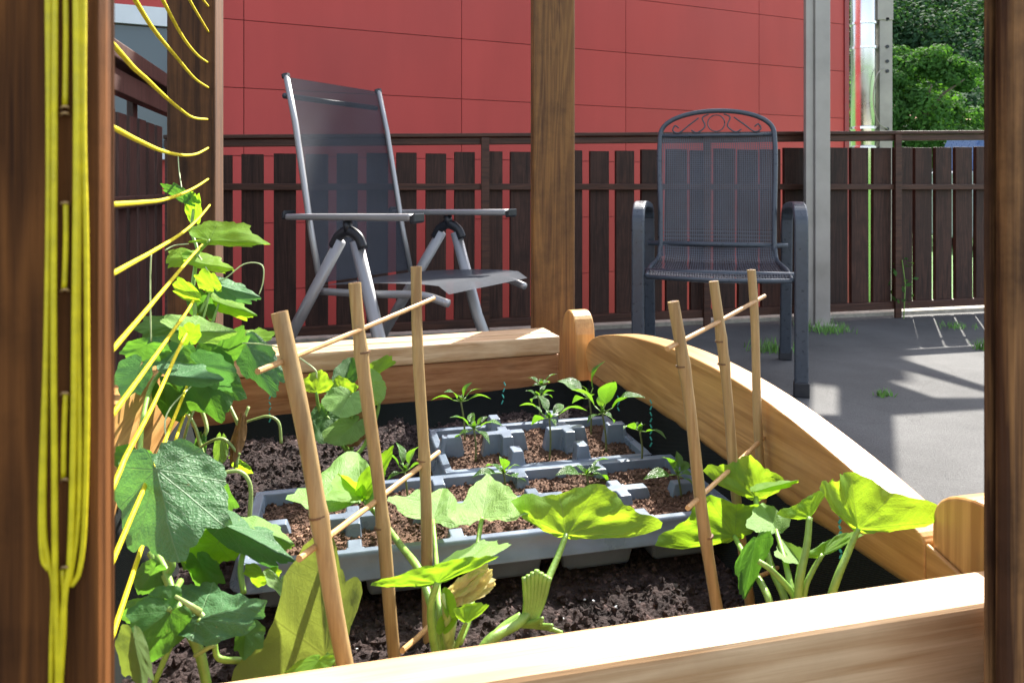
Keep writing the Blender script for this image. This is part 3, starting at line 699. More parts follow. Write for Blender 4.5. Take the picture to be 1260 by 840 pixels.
# ---- trays
def tray(u0, u1, v0, v1, nc, nr_, zt, zsoil, label, slabel, seed, drop=0.0):
    T = thing('seed_tray', label, 'seed tray', B((u0+u1)/2, (v0+v1)/2, .318), TH, 'grey seed trays in the raised bed')
    rim = .010; rw = .0080
    cu_ = [(u0+rim/2)+(u1-u0-rim)*i/nc for i in range(nc+1)]; cv_ = [(v0+rim/2)+(v1-v0-rim)*j/nr_ for j in range(nr_+1)]
    pu, pv = (u1-u0)/nc, (v1-v0)/nr_
    notch = .0125
    def lines(cs, lo, hi, p):
        s = {lo, hi}
        e = .0016
        for i, c in enumerate(cs):
            if 0 < i < len(cs)-1: s |= {c-rw-e, c-rw+e, c+rw-e, c+rw+e, c}
        s |= {lo+rim-e, lo+rim+e, hi-rim-e, hi-rim+e, lo+.003, lo+.006, hi-.003, hi-.006}
        for a, b in zip(cs, cs[1:]):
            m = (a+b)/2; s |= {m-notch-.004, m-notch+.004, m+notch-.004, m+notch+.004, m}
        return sorted(s)
    us = lines(cu_, u0, u1, pu); vs_ = lines(cv_, v0, v1, pv)
    def top(u, v):
        edge = u < u0+rim or u > u1-rim or v < v0+rim or v > v1-rim
        near_u = any(abs(u-c) < rw for c in cu_[1:-1]); near_v = any(abs(v-c) < rw for c in cv_[1:-1])
        mu = any(abs(u-(a+b)/2) < notch for a, b in zip(cu_, cu_[1:])); mv = any(abs(v-(a+b)/2) < notch for a, b in zip(cv_, cv_[1:]))
        if edge: return zt if ((near_u and (v < v0+rim or v > v1-rim)) or (near_v and (u < u0+rim or u > u1-rim))) and not (u < u0+.004 or u > u1-.004 or v < v0+.004 or v > v1-.004) else zt-drop
        if near_u and near_v: return 1
        if near_u and not mv: return 1
        if near_v and not mu: return 1
        # tabs rising beside the rim at crossings are part of the ridges
        return 0
    rows = [[B(u, v, (lambda h: zt if h == 1 else (h if h else zsoil-.012))(top(u, v))) for u in us] for v in vs_]
    mb = MB().grid(rows)
    mb.build('cell_grid', 'tray', T, bevel=.0013, seg=2)
    # rounded skirt and lip
    sk = MB(); prof = [(0,0),(.0018,-.0012),(.0026,-.004),(.0048,-.019),(.0085,-.0215),(.0085,-.0228),(.004,-.0228),(.001,-.004),(-.001,-.001)]
    r = .014; loop = []
    for (cx, cy, a0) in ((u1-r, v1-r, 0), (u0+r, v1-r, 90), (u0+r, v0+r, 180), (u1-r, v0+r, 270)):
        for k in range(6):
            a = math.radians(a0+k*18); loop.append((cx, cy, math.cos(a), math.sin(a)))
    rows = []
    for (o_, dz) in prof+[prof[0]]:
        row = [B(cx+(r+o_)*ca, cy+(r+o_)*sa, zt-drop+dz+.0004) for cx, cy, ca, sa in loop]; row.append(row[0]); rows.append(row)
    sk.grid(rows); sk.build('skirt', 'tray', T, smooth=True)
    pb = MB()
    for a, b in zip(cu_, cu_[1:]):
        for c, d in zip(cv_, cv_[1:]):
            k = .007; k2 = .013; zb = .3185
            pb.box8([B(a+k2,c+k2,zb),B(b-k2,c+k2,zb),B(b-k2,d-k2,zb),B(a+k2,d-k2,zb),B(a+k,c+k,zt-drop-.018),B(b-k,c+k,zt-drop-.018),B(b-k,d-k,zt-drop-.018),B(a+k,d-k,zt-drop-.018)])
    pb.build('pot_bottoms', 'tray', T, bevel=.004, seg=2)
    # soil
    rr = random.Random(seed); sm = MB(); rows = []
    nu_, nv_ = int((u1-u0-.012)/.0035), int((v1-v0-.012)/.0035)
    def sz(u, v): return zsoil+.004*noise.noise(V((u*30, v*30, seed)))+.003*noise.noise(V((u*90, v*90, seed)))+.002*noise.noise(V((u*220, v*220, seed)))
    for j in range(nv_+1):
        v = v0+.006+(v1-v0-.012)*j/nv_
        rows.append([B(u0+.006+(u1-u0-.012)*i/nu_, v, sz(u0+.006+(u1-u0-.012)*i/nu_, v)) for i in range(nu_+1)])
    sm.grid(rows)
    for _ in range(int(3000*(u1-u0)/.4)):
        u = rr.uniform(u0+.008, u1-.008); v = rr.uniform(v0+.008, v1-.008); crumb(sm, B(u, v, sz(u, v)+.0005), rr.choice([.0012,.0017,.0022,.003]), rr)
    o = sm.build('potting_soil', 'potsoil', rotz=TH); struct(o, 'stuff', slabel)
    return T
tray(-.082, .404, .683, .843, 5, 2, .370, .359, 'long blue-grey seed tray with ten soil cells nearer the front rail', 'brown potting soil in the long near seed tray', 1)
tray(.127, .386, .858, 1.018, 3, 2, .382, .356, 'pale sunlit grey seed tray with six cells nearer the back board', 'brown potting soil in the pale far seed tray', 2, .016)

# ================================================================= TIMBER POSTS
def post(u0, u1, v0, v1, mat, label, extra=None, z1=2.35):
    T = thing('timber_post', label, 'post', B((u0+u1)/2, (v0+v1)/2, 0), TH)
    MB().bbox(u0, u1, v0, v1, 0, z1).build('shaft', mat, T, bevel=.004)
    if extra:
        for (a, b, c, d) in extra: MB().bbox(a, b, c, d, .002, z1-.002).build('batten', mat, T, bevel=.003)
    return T
post(-.245, -.176, 1.2, 1.285, 'backpost', 'dark brown timber post where the yellow cords end, left of the reclining chair')
post(.374, .459, 1.38, 1.405, 'midpost', 'tan brown timber post rising behind the middle of the raised bed')
post(-.24, -.0667, .24, .2535, 'darkpost', 'reddish dark timber post with the bundle of yellow cord stapled to it', [(-.20, -.0674, .2545, .2575), (-.21, -.10, .258, .33)])
post(.3253, .47, .300, .309, 'rightpost', 'weathered brown timber post at the right end of the front rail', [(.3225, .40, .3095, .3115), (.380, .44, .312, .355)])

# ================================================================= CORDS
far = []
cord = thing('trellis_cord', 'taut yellow cord zigzagging in strands to the dark brown post', 'cord', P(258, 250, 1.14))
CR = .0016
def strand(pts, Dn, Df, sagn=0):
    """pts from far end to near end in pixels; last two extrapolated behind the near post"""
    n = len(pts); x0 = pts[0][0]; 
    (xa, ya), (xb, yb) = pts[-2], pts[-1]
    ext = (xb-22, yb+(yb-ya)*(-22)/(xb-xa)) if abs(xb-xa) > 1 else (xb-4, yb+30)
    pp = list(pts)+[ext]; xs = [p[0] for p in pp]; tot = xs[0]-xs[-1]
    w = []
    for (x, y) in pp:
        a = (x0-x)/max(1e-6, (x0-105)); a = max(0, min(1.05, a))
        D = 1/lerp(1/Df, 1/Dn, a); w.append(P(x, y, D))
    MB().tube(smooth_path(w, 6), CR, 7).build('strand', 'cord', cord, smooth=True)
Df = 1.155; Dn = .33
for s_ in [[(258,10),(250,0),(243,-12),(225,-40),(190,-100)], [(258,42),(247,24),(233,0),(210,-45),(180,-110)], [(257,78),(243,68),(225,46),(200,0),(185,-30),(165,-80)],
           [(258,109),(240,97),(215,68),(190,38),(166,0),(150,-28)], [(257,147),(238,145),(220,133),(200,116),(180,97),(165,84),(148,65)],
           [(258,181),(243,189),(225,191),(200,186),(170,173),(147,161)], [(258,219),(243,229),(225,238),(200,246),(175,249),(147,251)],
           [(260,250),(245,268),(225,286),(190,308),(165,322),(147,332)], [(260,290),(238,313),(205,352),(183,378),(147,420)],
           [(257,333),(235,375),(213,407),(180,453),(147,498)], [(260,352),(241,390),(223,423),(190,495),(157,557),(147,580)],
           [(258,405),(247,433),(222,495),(197,557),(188,576),(162,635),(147,670)], [(252,440),(233,493),(213,550),(188,630),(172,680),(148,752)]]:
    strand(s_, Dn, Df)
# loose yellow-ish knot on the strand
# bundle on the near post
cb = thing('cord_bundle', 'bundle of yellow cord loops stapled down the near dark post', 'cord', B(-.09, .238, .3))
def cp(px, py, lift=.002):
    t = (px-630)/F; v = .24-lift; D = 0; u = (v*sT+t*v*cT)/(cT-t*sT); D = u*sT+v*cT
    return P(px, py, D)
def bstr(pts, r=.0014, lift=.002):
    MB().tube(smooth_path([cp(x, y, lift) for x, y in pts], 6), r, 8).build('strand', 'cord', cb, smooth=True)
bstr([(62,-60),(61,100),(60,280),(56,500),(54,640),(60,690),(66,720),(64,790),(62,900)], .00075)
bstr([(68,-60),(67,150),(66,400),(67,560),(68,700),(71,800),(72,900)], .00085, .003)
bstr([(58,-60),(60,200),(57,420),(51,600),(52,680),(60,700)], .00075, .002)
bstr([(93,-60),(94,150),(92,400),(90,560),(86,690),(80,730),(76,790),(70,900)], .00085, .003)
bstr([(104,-60),(103,150),(106,300),(107,500),(104,640),(98,700),(88,720)], .00075)
bstr([(99,-60),(98,200),(96,400),(98,560),(95,650),(85,720)], .00075, .002)
bstr([(80,-60),(81,40),(80,132)], .00075); bstr([(81,248),(81,300),(79,356)], .00075); bstr([(81,484),(79,530),(78,588)], .00075); bstr([(77,700),(79,760),(74,850)], .00075)
for y in (132, 140, 250, 357, 484, 590, 698):
    MB().tube(smooth_path([cp(75,y+2,.0), cp(76,y,.003), cp(80,y-1,.0042), cp(84,y,.003), cp(85,y+2,.0)], 3), .0004, 6).build('staple', 'staple', cb, smooth=True)

# ================================================================= TRELLISES
def trellis(label, canes, sticks, loc):
    T = thing('bamboo_trellis', label, 'trellis', loc, 0, 'bamboo trellises in the raised bed')
    for (x0,y0,D0,x1,y1,D1,dia,nodes) in canes:
        top = P(x0,y0,D0); bot = P(x1,y1,D1); d = (bot-top)
        k = (top.z-.29)/(top.z-bot.z); foot = top+d*k; Ln = (foot-top).length
        mb = MB(); path = []; rad = []
        n = 44
        nd = [q for q in nodes]
        for i in range(n+1):
            a = i/n; p = top.lerp(foot, a)+V((.0012*math.sin(a*9+x0), 0, 0))
            r = dia*.43*(1+.03*math.sin(a*17+x0))
            path.append(p); rad.append(r)
        for q in nd:
            i = round(q/k*n)
            for j, am in ((-1,.05),(0,.17),(1,.07)):
                if 0 <= i+j <= n: rad[i+j] *= 1+am
        ax = d.normalized()
        mb.tube(path, rad, 14)
        c_ = mb.build('cane', 'cane', T, smooth=True)
        es = c_.modifiers.new('edge', 'EDGE_SPLIT'); es.split_angle = math.radians(60)
        for q in nd:
            p = top.lerp(bot, q); MB().tube([p-ax*.0006, p+ax*.0008], dia*.43*1.18, 14).build('node_ring', 'node', c_)
        MB().tube([top-ax*.0004, top+ax*.0002], dia/2*.45, 12).build('hollow_end', 'node', c_)
    for (x0,y0,D0,x1,y1,D1,dia) in sticks:
        MB().tube([P(x0,y0,D0), P((x0+x1)/2,(y0+y1)/2+1,(D0+D1)/2), P(x1,y1,D1)], dia/2, 8).build('cross_stick', 'stick', T, smooth=False)
trellis('left bamboo trellis of three canes with two thin cross sticks, beside the cucumber vine',
  [(345,384,.47,426,815,.46,.0125,(.585,)), (437,348,.57,487,806,.555,.0114,(.19,.66)), (512,328,.645,528,760,.62,.0111,(.56,))],
  [(317,457,.44,534,367,.66,.0040), (368,687,.44,540,556,.66,.0042), (495,800,.52,528,770,.58,.0040)], P(450,830,.5))
trellis('right bamboo trellis of three canes with two thin cross sticks, beside the arched board',
  [(829,371,.60,881,742,.59,.0110,(.215,.78)), (879,346,.68,912,655,.67,.0104,(.24,.33)), (924,332,.745,942,680,.73,.0098,(.80,))],
  [(821,429,.58,941,364,.76,.0040), (846,625,.57,946,532,.76,.0040), (930,710,.62,957,698,.68,.0036)], P(890,760,.6))

# ================================================================= LEAVES
OUT = {
 'cuc': [(0,1.0),(14,.86),(28,.74),(44,.86),(58,.72),(76,.64),(95,.66),(112,.56),(135,.52),(158,.36),(176,.10)],
 'squ': [(0,1.0),(18,.95),(38,.86),(55,.84),(75,.72),(100,.66),(125,.56),(150,.42),(170,.22),(178,.05)],
 'tri': [(0,.92),(18,.82),(38,.74),(56,.84),(70,1.08),(78,1.14),(85,.95),(94,.45),(106,.2),(150,.06),(178,.04)],
 'arrow': [(0,1),(20,.92),(40,.74),(55,.72),(70,.98),(78,1.0),(90,.6),(110,.25),(150,.08),(178,.04)],
 'fan': [(0,1.0),(15,.92),(32,.90),(50,.84),(66,1.0),(76,1.08),(86,.80),(100,.36),(112,.22),(125,.12),(150,.06),(178,.04)],
 'heart': [(0,1.0),(15,.9),(35,.76),(60,.66),(90,.55),(120,.48),(150,.36),(175,.1)],
}
def radius(kind, a):
    a = abs(a); t = OUT[kind]
    for (x0, r0), (x1, r1) in zip(t, t[1:]):
        if a <= x1:
            k = (a-x0)/(x1-x0); k = k*k*(3-2*k); return lerp(r0, r1, k)
    return t[-1][1]
def leaf(parent, kind, mat, Bp, Tp, Lp, Rp, seed=0, wave=.05, curl=.0, ser=.035, na=72, nr=12, ys=.33, name='leaf', label=None):
    na_full = na
    xm = max(radius(kind, a)*math.sin(math.radians(a)) for a in range(0, 180, 3))
    ax = Tp-Bp; nrm = ax.cross(Rp-Lp)
    if nrm.length < 1e-9: nrm = V((0,-1,0))
    nrm.normalize(); size = max(ax.length, (Rp-Lp).length)
    mid = Bp+ax*ys
    Lv, Rv = Lp-mid, Rp-mid
    vs, uvs, fs = [Bp.copy()], [(0, 0)], []
    nteeth = 34 if kind == 'cuc' else 26
    for j in range(na+1):
        a = -177+354*j/na
        r = radius(kind, a); 
        tooth = abs(((a/360*nteeth) % 1)-.3)
        r *= 1+ser*(.7-1.6*tooth)*(1 if j not in (0, na) else 0)+.03*noise.noise(V((a*.05, seed*3.1, 0)))
        for i in range(1, nr+1):
            q = i/nr; x = r*q*math.sin(math.radians(a)); y = r*q*math.cos(math.radians(a))
            side = Rv if x >= 0 else Lv
            fx = abs(x)/xm
            p = Bp+ax*y+side*fx
            h = wave*size*(noise.noise(V((x*2.3+seed, y*2.3, seed*1.7)))*q+.45*noise.noise(V((x*6+seed, y*6, seed)))*q)
            st = 40.0; fo = abs(((abs(a)+st/2) % st)-st/2)/(st/2)      # 0 on a vein, 1 between
            h += size*.026*(fo*(1-q*.3)*q)
            h -= curl*size*(y*y if y > 0 else 0) + abs(curl)*.4*size*fx*fx
            vs.append(p+nrm*h); uvs.append((x, y))
    for j in range(na):
        b = 1+j*nr; c = b+nr
        fs.append((0, c, b))
        for i in range(nr-1): fs.append((b+i, c+i, c+i+1, b+i+1))
    o = MB().add(vs, fs, uvs).build(name, mat, parent, smooth=True, label=label)
    return o
def L4(parent, kind, mat, D, Bx, Tx, Lx, Rx, dT=.04, dL=0, dR=0, **kw):
    """four pixels; D depth of the petiole joint; dT/dL/dR depth offsets"""
    if mat in ('squY','squO') and kind in ('fan','arrow','tri'): dT *= .35
    return leaf(parent, kind, mat, P(*Bx, D), P(*Tx, D+dT), P(*Lx, D+dL), P(*Rx, D+dR), **kw)
def stems(parent, segs, mat='stem', name='stem'):
    mb = MB()
    for pts, r0, r1 in segs:
        path = smooth_path([P(*p) for p in pts], 6); n = len(path)
        mb.tube(path, [lerp(r0, r1, i/(n-1)) for i in range(n)], 9)
    return mb.build(name, mat, parent, smooth=True)

# --- squash, front centre
sq = thing('squash_plant', 'squash plant with glowing yellow-green leaves right behind the middle of the front rail', 'squash plant', P(560, 880, .53), 0, 'squash plants in the raised bed')
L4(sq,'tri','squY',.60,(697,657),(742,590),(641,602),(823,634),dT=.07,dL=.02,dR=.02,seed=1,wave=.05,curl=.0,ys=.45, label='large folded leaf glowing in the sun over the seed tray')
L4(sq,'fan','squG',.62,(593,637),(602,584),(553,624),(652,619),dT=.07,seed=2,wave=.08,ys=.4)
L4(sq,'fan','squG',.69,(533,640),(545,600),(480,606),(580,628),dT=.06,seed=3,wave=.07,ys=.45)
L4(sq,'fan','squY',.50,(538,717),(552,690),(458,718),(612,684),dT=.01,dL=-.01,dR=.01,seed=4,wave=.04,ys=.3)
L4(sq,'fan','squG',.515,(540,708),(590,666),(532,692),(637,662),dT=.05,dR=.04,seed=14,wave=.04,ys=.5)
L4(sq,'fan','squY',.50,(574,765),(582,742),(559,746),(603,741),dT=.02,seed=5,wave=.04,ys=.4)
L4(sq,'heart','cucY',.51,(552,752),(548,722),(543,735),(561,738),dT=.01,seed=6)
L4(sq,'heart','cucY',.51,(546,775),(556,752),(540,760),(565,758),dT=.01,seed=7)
stems(sq, [([(697,657,.60),(684,690,.585),(663,735,.56),(640,765,.54),(600,790,.52),(570,850,.51)],.0022,.0042),
           ([(593,637,.62),(588,668,.60),(583,710,.57),(578,755,.54),(565,790,.52)],.0018,.0028),
           ([(538,716,.50),(530,745,.50),(532,780,.505),(540,820,.51)],.0022,.0030),
           ([(446,612,.66),(470,640,.64),(494,672,.60),(515,700,.56),(532,750,.53),(545,810,.52)],.0024,.0034),
           ([(574,765,.50),(566,785,.505),(556,810,.51)],.0014,.0018),
           ([(533,640,.69),(537,690,.62),(540,740,.53),(548,800,.52)],.0018,.0026)])
for sg in [([(553,745,.515),(550,775,.515),(556,800,.52)],.003,.004),([(560,760,.515),(553,790,.515)],.0018,.003),([(545,730,.51),(548,760,.51)],.0012,.002)]: stems(sq, [sg],'palestem','young_shoot')
# middle leaves belong to the same plant
L4(sq,'fan','squG',.66,(446,612),(440,556),(354,600),(472,590),dT=.10,seed=8,wave=.09,ys=.5)
L4(sq,'fan','squY',.655,(446,610),(416,582),(398,606),(440,590),dT=.03,dL=-.02,seed=9,wave=.06,ys=.5)
L4(sq,'fan','squY',.655,(446,610),(484,548),(452,570),(478,582),dT=.05,seed=10,wave=.06,ys=.5)
# wilted flower
for k, (b, t, l, r_) in enumerate([((562,733),(604,700),(566,710),(592,728)),((560,728),(598,694),(562,712),(590,716)),((566,735),(608,712),(580,712),(596,734))]):
    L4(sq,'heart','petal',.535,b,t,l,r_,dT=.01,dL=.004*k,seed=210+k,wave=.22,ser=.06,name='wilted_petal')

# cut stump
cs = thing('cut_squash_stump', 'green cut off squash stump with chopped stalks between the middle plant and the front rail', 'plant stump', P(650, 800, .53))
segs = []
for k in range(7):
    segs.append(([(645+k*2.0,770-k,.545),(647+k*3.5,740,.548),(645+k*5.2,701+abs(k-3)*3,.55)],.0024,.0020))
segs += [([(600,792,.53),(622,772,.54),(642,760,.545)],.004,.0045)]
for k in range(7):
    segs.append(([(640+k*2,768,.545),(655+k*3,766+k,.54),(668+k*4-(k%3)*5,760+k*3.0,.535)],.0026,.0012))
stems(cs, segs, 'stem', 'stalks')

# big olive leaf lower left
sq2 = thing('squash_plant', 'squash plant with one big olive leaf leaning over the front rail at lower left', 'squash plant', P(420, 850, .47), 0, 'squash plants in the raised bed')
L4(sq2,'arrow','squO',.475,(400,806),(392,655),(280,842),(446,718),dT=.03,dL=-.015,dR=.02,seed=21,wave=.06,ys=.28, label='big drooping olive leaf with pale tear')
stems(sq2, [([(400,806,.475),(418,818,.475),(440,850,.48),(460,900,.5)],.0022,.003)])
L4(sq2,'squ','squY',.43,(392,812),(370,838),(352,826),(404,826),dT=-.01,seed=22)

# right squash cluster
sq3 = thing('squash_plant', 'squash plant with bright leaves in the right front corner beside the arched board', 'squash plant', P(975, 860, .55), 0, 'squash plants in the raised bed')
L4(sq3,'tri','squY',.66,(930,612),(920,556),(862,558),(962,570),dT=.05,seed=31,wave=.05,ys=.6)
L4(sq3,'tri','squY',.64,(904,660),(868,606),(800,658),(940,615),dT=.05,seed=32,wave=.06,ys=.45)
L4(sq3,'tri','squY',.56,(996,636),(1000,606),(956,626),(1026,585),dT=.03,seed=33,wave=.03,ys=.4)
L4(sq3,'tri','squY',.545,(1056,650),(1044,574),(1006,576),(1164,606),dT=.06,dR=.0,seed=34,wave=.04,ys=.55, label='largest pointed leaf reaching over the arched board')
L4(sq3,'fan','squY',.55,(1012,682),(1032,658),(990,676),(1066,653),dT=.03,seed=35,wave=.04,ys=.4)
L4(sq3,'fan','cucA',.57,(930,664),(916,736),(904,694),(952,665),dT=-.01,dL=.01,dR=.01,seed=36,wave=.08,ys=.25)
L4(sq3,'fan','squG',.60,(955,652),(938,618),(915,640),(970,632),dT=.04,seed=37,wave=.05,ys=.4)
L4(sq3,'fan','squG',.57,(984,690),(962,664),(950,680),(988,672),dT=.03,seed=38,wave=.05,ys=.4)
L4(sq3,'fan','squY',.63,(930,604),(982,590),(940,592),(975,598),dT=.0,dL=.02,seed=39,wave=.03,ys=.4)
stems(sq3, [([(1056,650,.545),(1044,678,.54),(1027,720,.53),(1010,780,.54)],.0020,.0032),
            ([(996,636,.56),(993,670,.55),(984,715,.54),(980,780,.54)],.0022,.0034),
            ([(904,660,.64),(920,690,.60),(944,732,.55),(960,790,.54)],.0022,.0030),
            ([(930,612,.66),(936,650,.63),(950,700,.58),(965,735,.56),(975,790,.55)],.0024,.0034),
            ([(1012,682,.55),(1000,702,.545),(990,728,.54),(985,790,.54)],.0016,.0024),
            ([(955,652,.60),(966,690,.57),(975,730,.55)],.0018,.0026),
            ([(933,690,.56),(950,702,.555),(975,730,.55),(985,760,.55)],.0020,.0028),
            ([(984,690,.57),(980,720,.555),(978,760,.55)],.0014,.002)])

# back left squash seedling cluster
sq4 = thing('squash_plant', 'small squash plant behind the left trellis in front of the back board', 'squash plant', P(430, 560, 1.0), 0, 'squash plants in the raised bed')
L4(sq4,'fan','squY',.98,(389,482),(395,455),(368,464),(412,466),dT=.04,seed=41,wave=.05,ys=.5)
L4(sq4,'fan','squY',.98,(422,484),(416,462),(398,476),(440,470),dT=.04,seed=42,wave=.05,ys=.5)
L4(sq4,'squ','squG',.95,(430,487),(416,512),(396,492),(447,505),dT=-.03,seed=43,wave=.05,ys=.4)
L4(sq4,'fan','squY',1.0,(462,458),(476,436),(444,452),(490,441),dT=.05,seed=44,wave=.05,ys=.5)
L4(sq4,'squ','squG',.99,(448,468),(466,497),(452,490),(474,470),dT=-.01,seed=45,wave=.05,ys=.4)
L4(sq4,'squ','cucA',.97,(402,512),(392,545),(380,516),(440,530),dT=-.03,seed=46,wave=.06,ys=.4)
L4(sq4,'squ','cucA',1.02,(425,470),(432,440),(410,456),(444,450),dT=.03,seed=47,wave=.06,ys=.4)
L4(sq4,'squ','squG',.95,(438,520),(410,546),(398,530),(440,542),dT=-.02,seed=48,wave=.05,ys=.4)
stems(sq4, [([(389,482,.98),(392,500,.98),(400,520,.98),(428,556,.99)],.0020,.003),([(430,487,.95),(433,520,.96),(432,562,.98)],.002,.003),([(462,458,1.0),(466,500,1.0),(450,545,.99),(436,562,.98)],.002,.003),([(402,512,.97),(418,530,.97),(430,558,.98)],.0015,.0025)])
L4(sq4,'squ','deadleaf',.96,(440,512),(432,550),(425,528),(452,532),dT=0,seed=49,wave=.15,label='withered brown lower leaf')

# ================================================================= CUCUMBER VINE
cu = thing('cucumber_vine', 'cucumber vine with broad serrated leaves climbing the yellow cords', 'cucumber plant', P(240, 860, .50))
def C(mat, D, b, t, l, r, seed, **kw): 
    kw.setdefault('wave', .07); return L4(cu, 'cuc', mat, D, b, t, l, r, seed=seed, **kw)
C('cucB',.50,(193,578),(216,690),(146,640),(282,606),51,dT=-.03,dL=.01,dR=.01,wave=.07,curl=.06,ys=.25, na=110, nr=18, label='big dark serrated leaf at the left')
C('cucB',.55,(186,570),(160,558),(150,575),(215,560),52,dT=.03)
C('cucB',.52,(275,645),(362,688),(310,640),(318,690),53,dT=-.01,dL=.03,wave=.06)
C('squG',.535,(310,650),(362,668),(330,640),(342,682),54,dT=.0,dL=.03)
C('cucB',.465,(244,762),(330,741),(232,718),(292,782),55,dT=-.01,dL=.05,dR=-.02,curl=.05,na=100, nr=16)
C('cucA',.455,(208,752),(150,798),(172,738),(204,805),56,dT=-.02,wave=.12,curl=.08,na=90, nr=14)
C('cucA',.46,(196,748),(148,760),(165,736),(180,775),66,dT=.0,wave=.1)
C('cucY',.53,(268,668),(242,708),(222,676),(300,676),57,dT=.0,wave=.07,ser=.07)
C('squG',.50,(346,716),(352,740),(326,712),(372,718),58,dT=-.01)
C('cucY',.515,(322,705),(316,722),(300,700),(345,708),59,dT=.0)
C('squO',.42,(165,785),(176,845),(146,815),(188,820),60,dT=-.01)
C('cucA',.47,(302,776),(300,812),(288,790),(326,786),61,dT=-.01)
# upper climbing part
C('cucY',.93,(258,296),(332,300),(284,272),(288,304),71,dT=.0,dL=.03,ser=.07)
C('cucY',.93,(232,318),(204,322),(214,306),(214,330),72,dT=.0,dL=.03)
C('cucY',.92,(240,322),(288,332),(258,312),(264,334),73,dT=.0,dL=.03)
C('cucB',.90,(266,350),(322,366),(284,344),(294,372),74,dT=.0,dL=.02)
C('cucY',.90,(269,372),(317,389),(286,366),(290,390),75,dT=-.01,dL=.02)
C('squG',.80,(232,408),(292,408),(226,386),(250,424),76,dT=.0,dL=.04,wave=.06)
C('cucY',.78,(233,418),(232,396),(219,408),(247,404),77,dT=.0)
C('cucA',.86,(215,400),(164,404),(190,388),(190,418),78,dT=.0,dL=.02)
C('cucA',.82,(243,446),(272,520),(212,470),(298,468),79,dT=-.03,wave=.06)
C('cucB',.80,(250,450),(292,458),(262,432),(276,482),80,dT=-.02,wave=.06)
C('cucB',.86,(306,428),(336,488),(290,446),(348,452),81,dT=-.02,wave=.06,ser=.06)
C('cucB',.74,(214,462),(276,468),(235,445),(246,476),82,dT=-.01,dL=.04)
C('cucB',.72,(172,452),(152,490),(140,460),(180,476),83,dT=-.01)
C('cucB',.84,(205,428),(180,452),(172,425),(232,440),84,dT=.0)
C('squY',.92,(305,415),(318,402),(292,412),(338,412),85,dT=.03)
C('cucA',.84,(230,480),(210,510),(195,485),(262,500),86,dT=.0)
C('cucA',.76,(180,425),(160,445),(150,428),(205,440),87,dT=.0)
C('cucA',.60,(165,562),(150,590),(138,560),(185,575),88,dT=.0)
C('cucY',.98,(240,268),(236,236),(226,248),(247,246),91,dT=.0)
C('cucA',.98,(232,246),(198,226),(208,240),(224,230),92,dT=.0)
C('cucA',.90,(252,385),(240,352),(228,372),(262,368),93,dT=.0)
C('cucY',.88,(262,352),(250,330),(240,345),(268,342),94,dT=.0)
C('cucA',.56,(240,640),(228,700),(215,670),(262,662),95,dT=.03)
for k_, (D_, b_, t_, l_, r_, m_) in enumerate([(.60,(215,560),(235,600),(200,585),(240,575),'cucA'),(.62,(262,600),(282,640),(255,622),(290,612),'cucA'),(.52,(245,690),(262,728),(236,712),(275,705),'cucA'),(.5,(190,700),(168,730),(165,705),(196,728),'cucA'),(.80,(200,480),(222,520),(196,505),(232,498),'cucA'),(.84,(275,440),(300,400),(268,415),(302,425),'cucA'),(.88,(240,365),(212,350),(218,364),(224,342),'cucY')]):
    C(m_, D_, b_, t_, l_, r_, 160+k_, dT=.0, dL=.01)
stems(cu, [([(238,258,.98),(236,285,.96),(243,310,.94),(238,350,.92),(240,385,.88),(230,415,.83),(205,450,.78),(186,475,.75),(175,520,.68),(172,560,.62)],0.0020,0.0024),
           ([(172,560,.62),(178,600,.58),(184,660,.53),(205,705,.50),(222,760,.48),(243,800,.475),(255,850,.48)],0.0020,0.0027),
           ([(185,680,.515),(205,712,.50),(225,760,.48),(246,800,.475),(258,860,.47)],0.0024,0.0029),
           ([(205,708,.50),(212,695,.50),(206,684,.50)],.0026,.002),
           ([(240,320,.93),(236,360,.91),(246,400,.87),(262,345,.89)],.0012,.0012),
           ([(258,296,.93),(246,308,.94),(238,318,.94)],.0022,.0024),
           ([(270,350,.90),(258,362,.90),(246,385,.89)],.0014,.002),
           ([(269,374,.90),(262,395,.89),(258,408,.88)],.0014,.002),
           ([(244,762,.465),(262,785,.47),(268,808,.47),(290,812,.47),(330,812,.48)],.0016,.0022),
           ([(208,752,.455),(214,730,.47),(222,715,.49)],.0018,.0022),
           ([(300,676,.53),(296,700,.52),(300,730,.51)],.002,.002),
           ([(190,840,.46),(215,785,.465),(245,755,.48),(262,730,.5)],.0018,.0022)])
for sg in [([(230,748,.475),(250,758,.468),(262,790,.46),(258,795,.455),(240,806,.46)],.0018,.0014),([(216,733,.46),(232,743,.455),(246,752,.46)],.001,.002),
           ([(270,582,.60),(295,580,.60),(308,598,.60),(307,640,.60)],.0014,.0018)]: stems(cu, [sg], 'palestem', 'side_shoot')
tm_ = MB()
for pts in [[(243,312,.94),(268,345,.9),(300,325,.9),(322,326,.9),(324,345,.9),(319,362,.9)], [(224,235,1.05),(220,205,1.08),(221,186,1.12),(235,180,1.13),(247,184,1.14)],
            [(265,425,.85),(300,422,.84),(345,428,.8),(385,452,.78),(390,465,.78)], [(186,312,.8),(185,340,.8),(185,375,.8),(186,420,.8)], [(240,470,.8),(205,510,.7),(208,560,.66),(206,600,.62)],
            [(203,308,.92),(215,302,.93),(232,300,.93)]]:
    MB().tube(smooth_path([P(*p) for p in pts], 6), .0008, 6).build('tendril', 'tendril', cu, smooth=True)

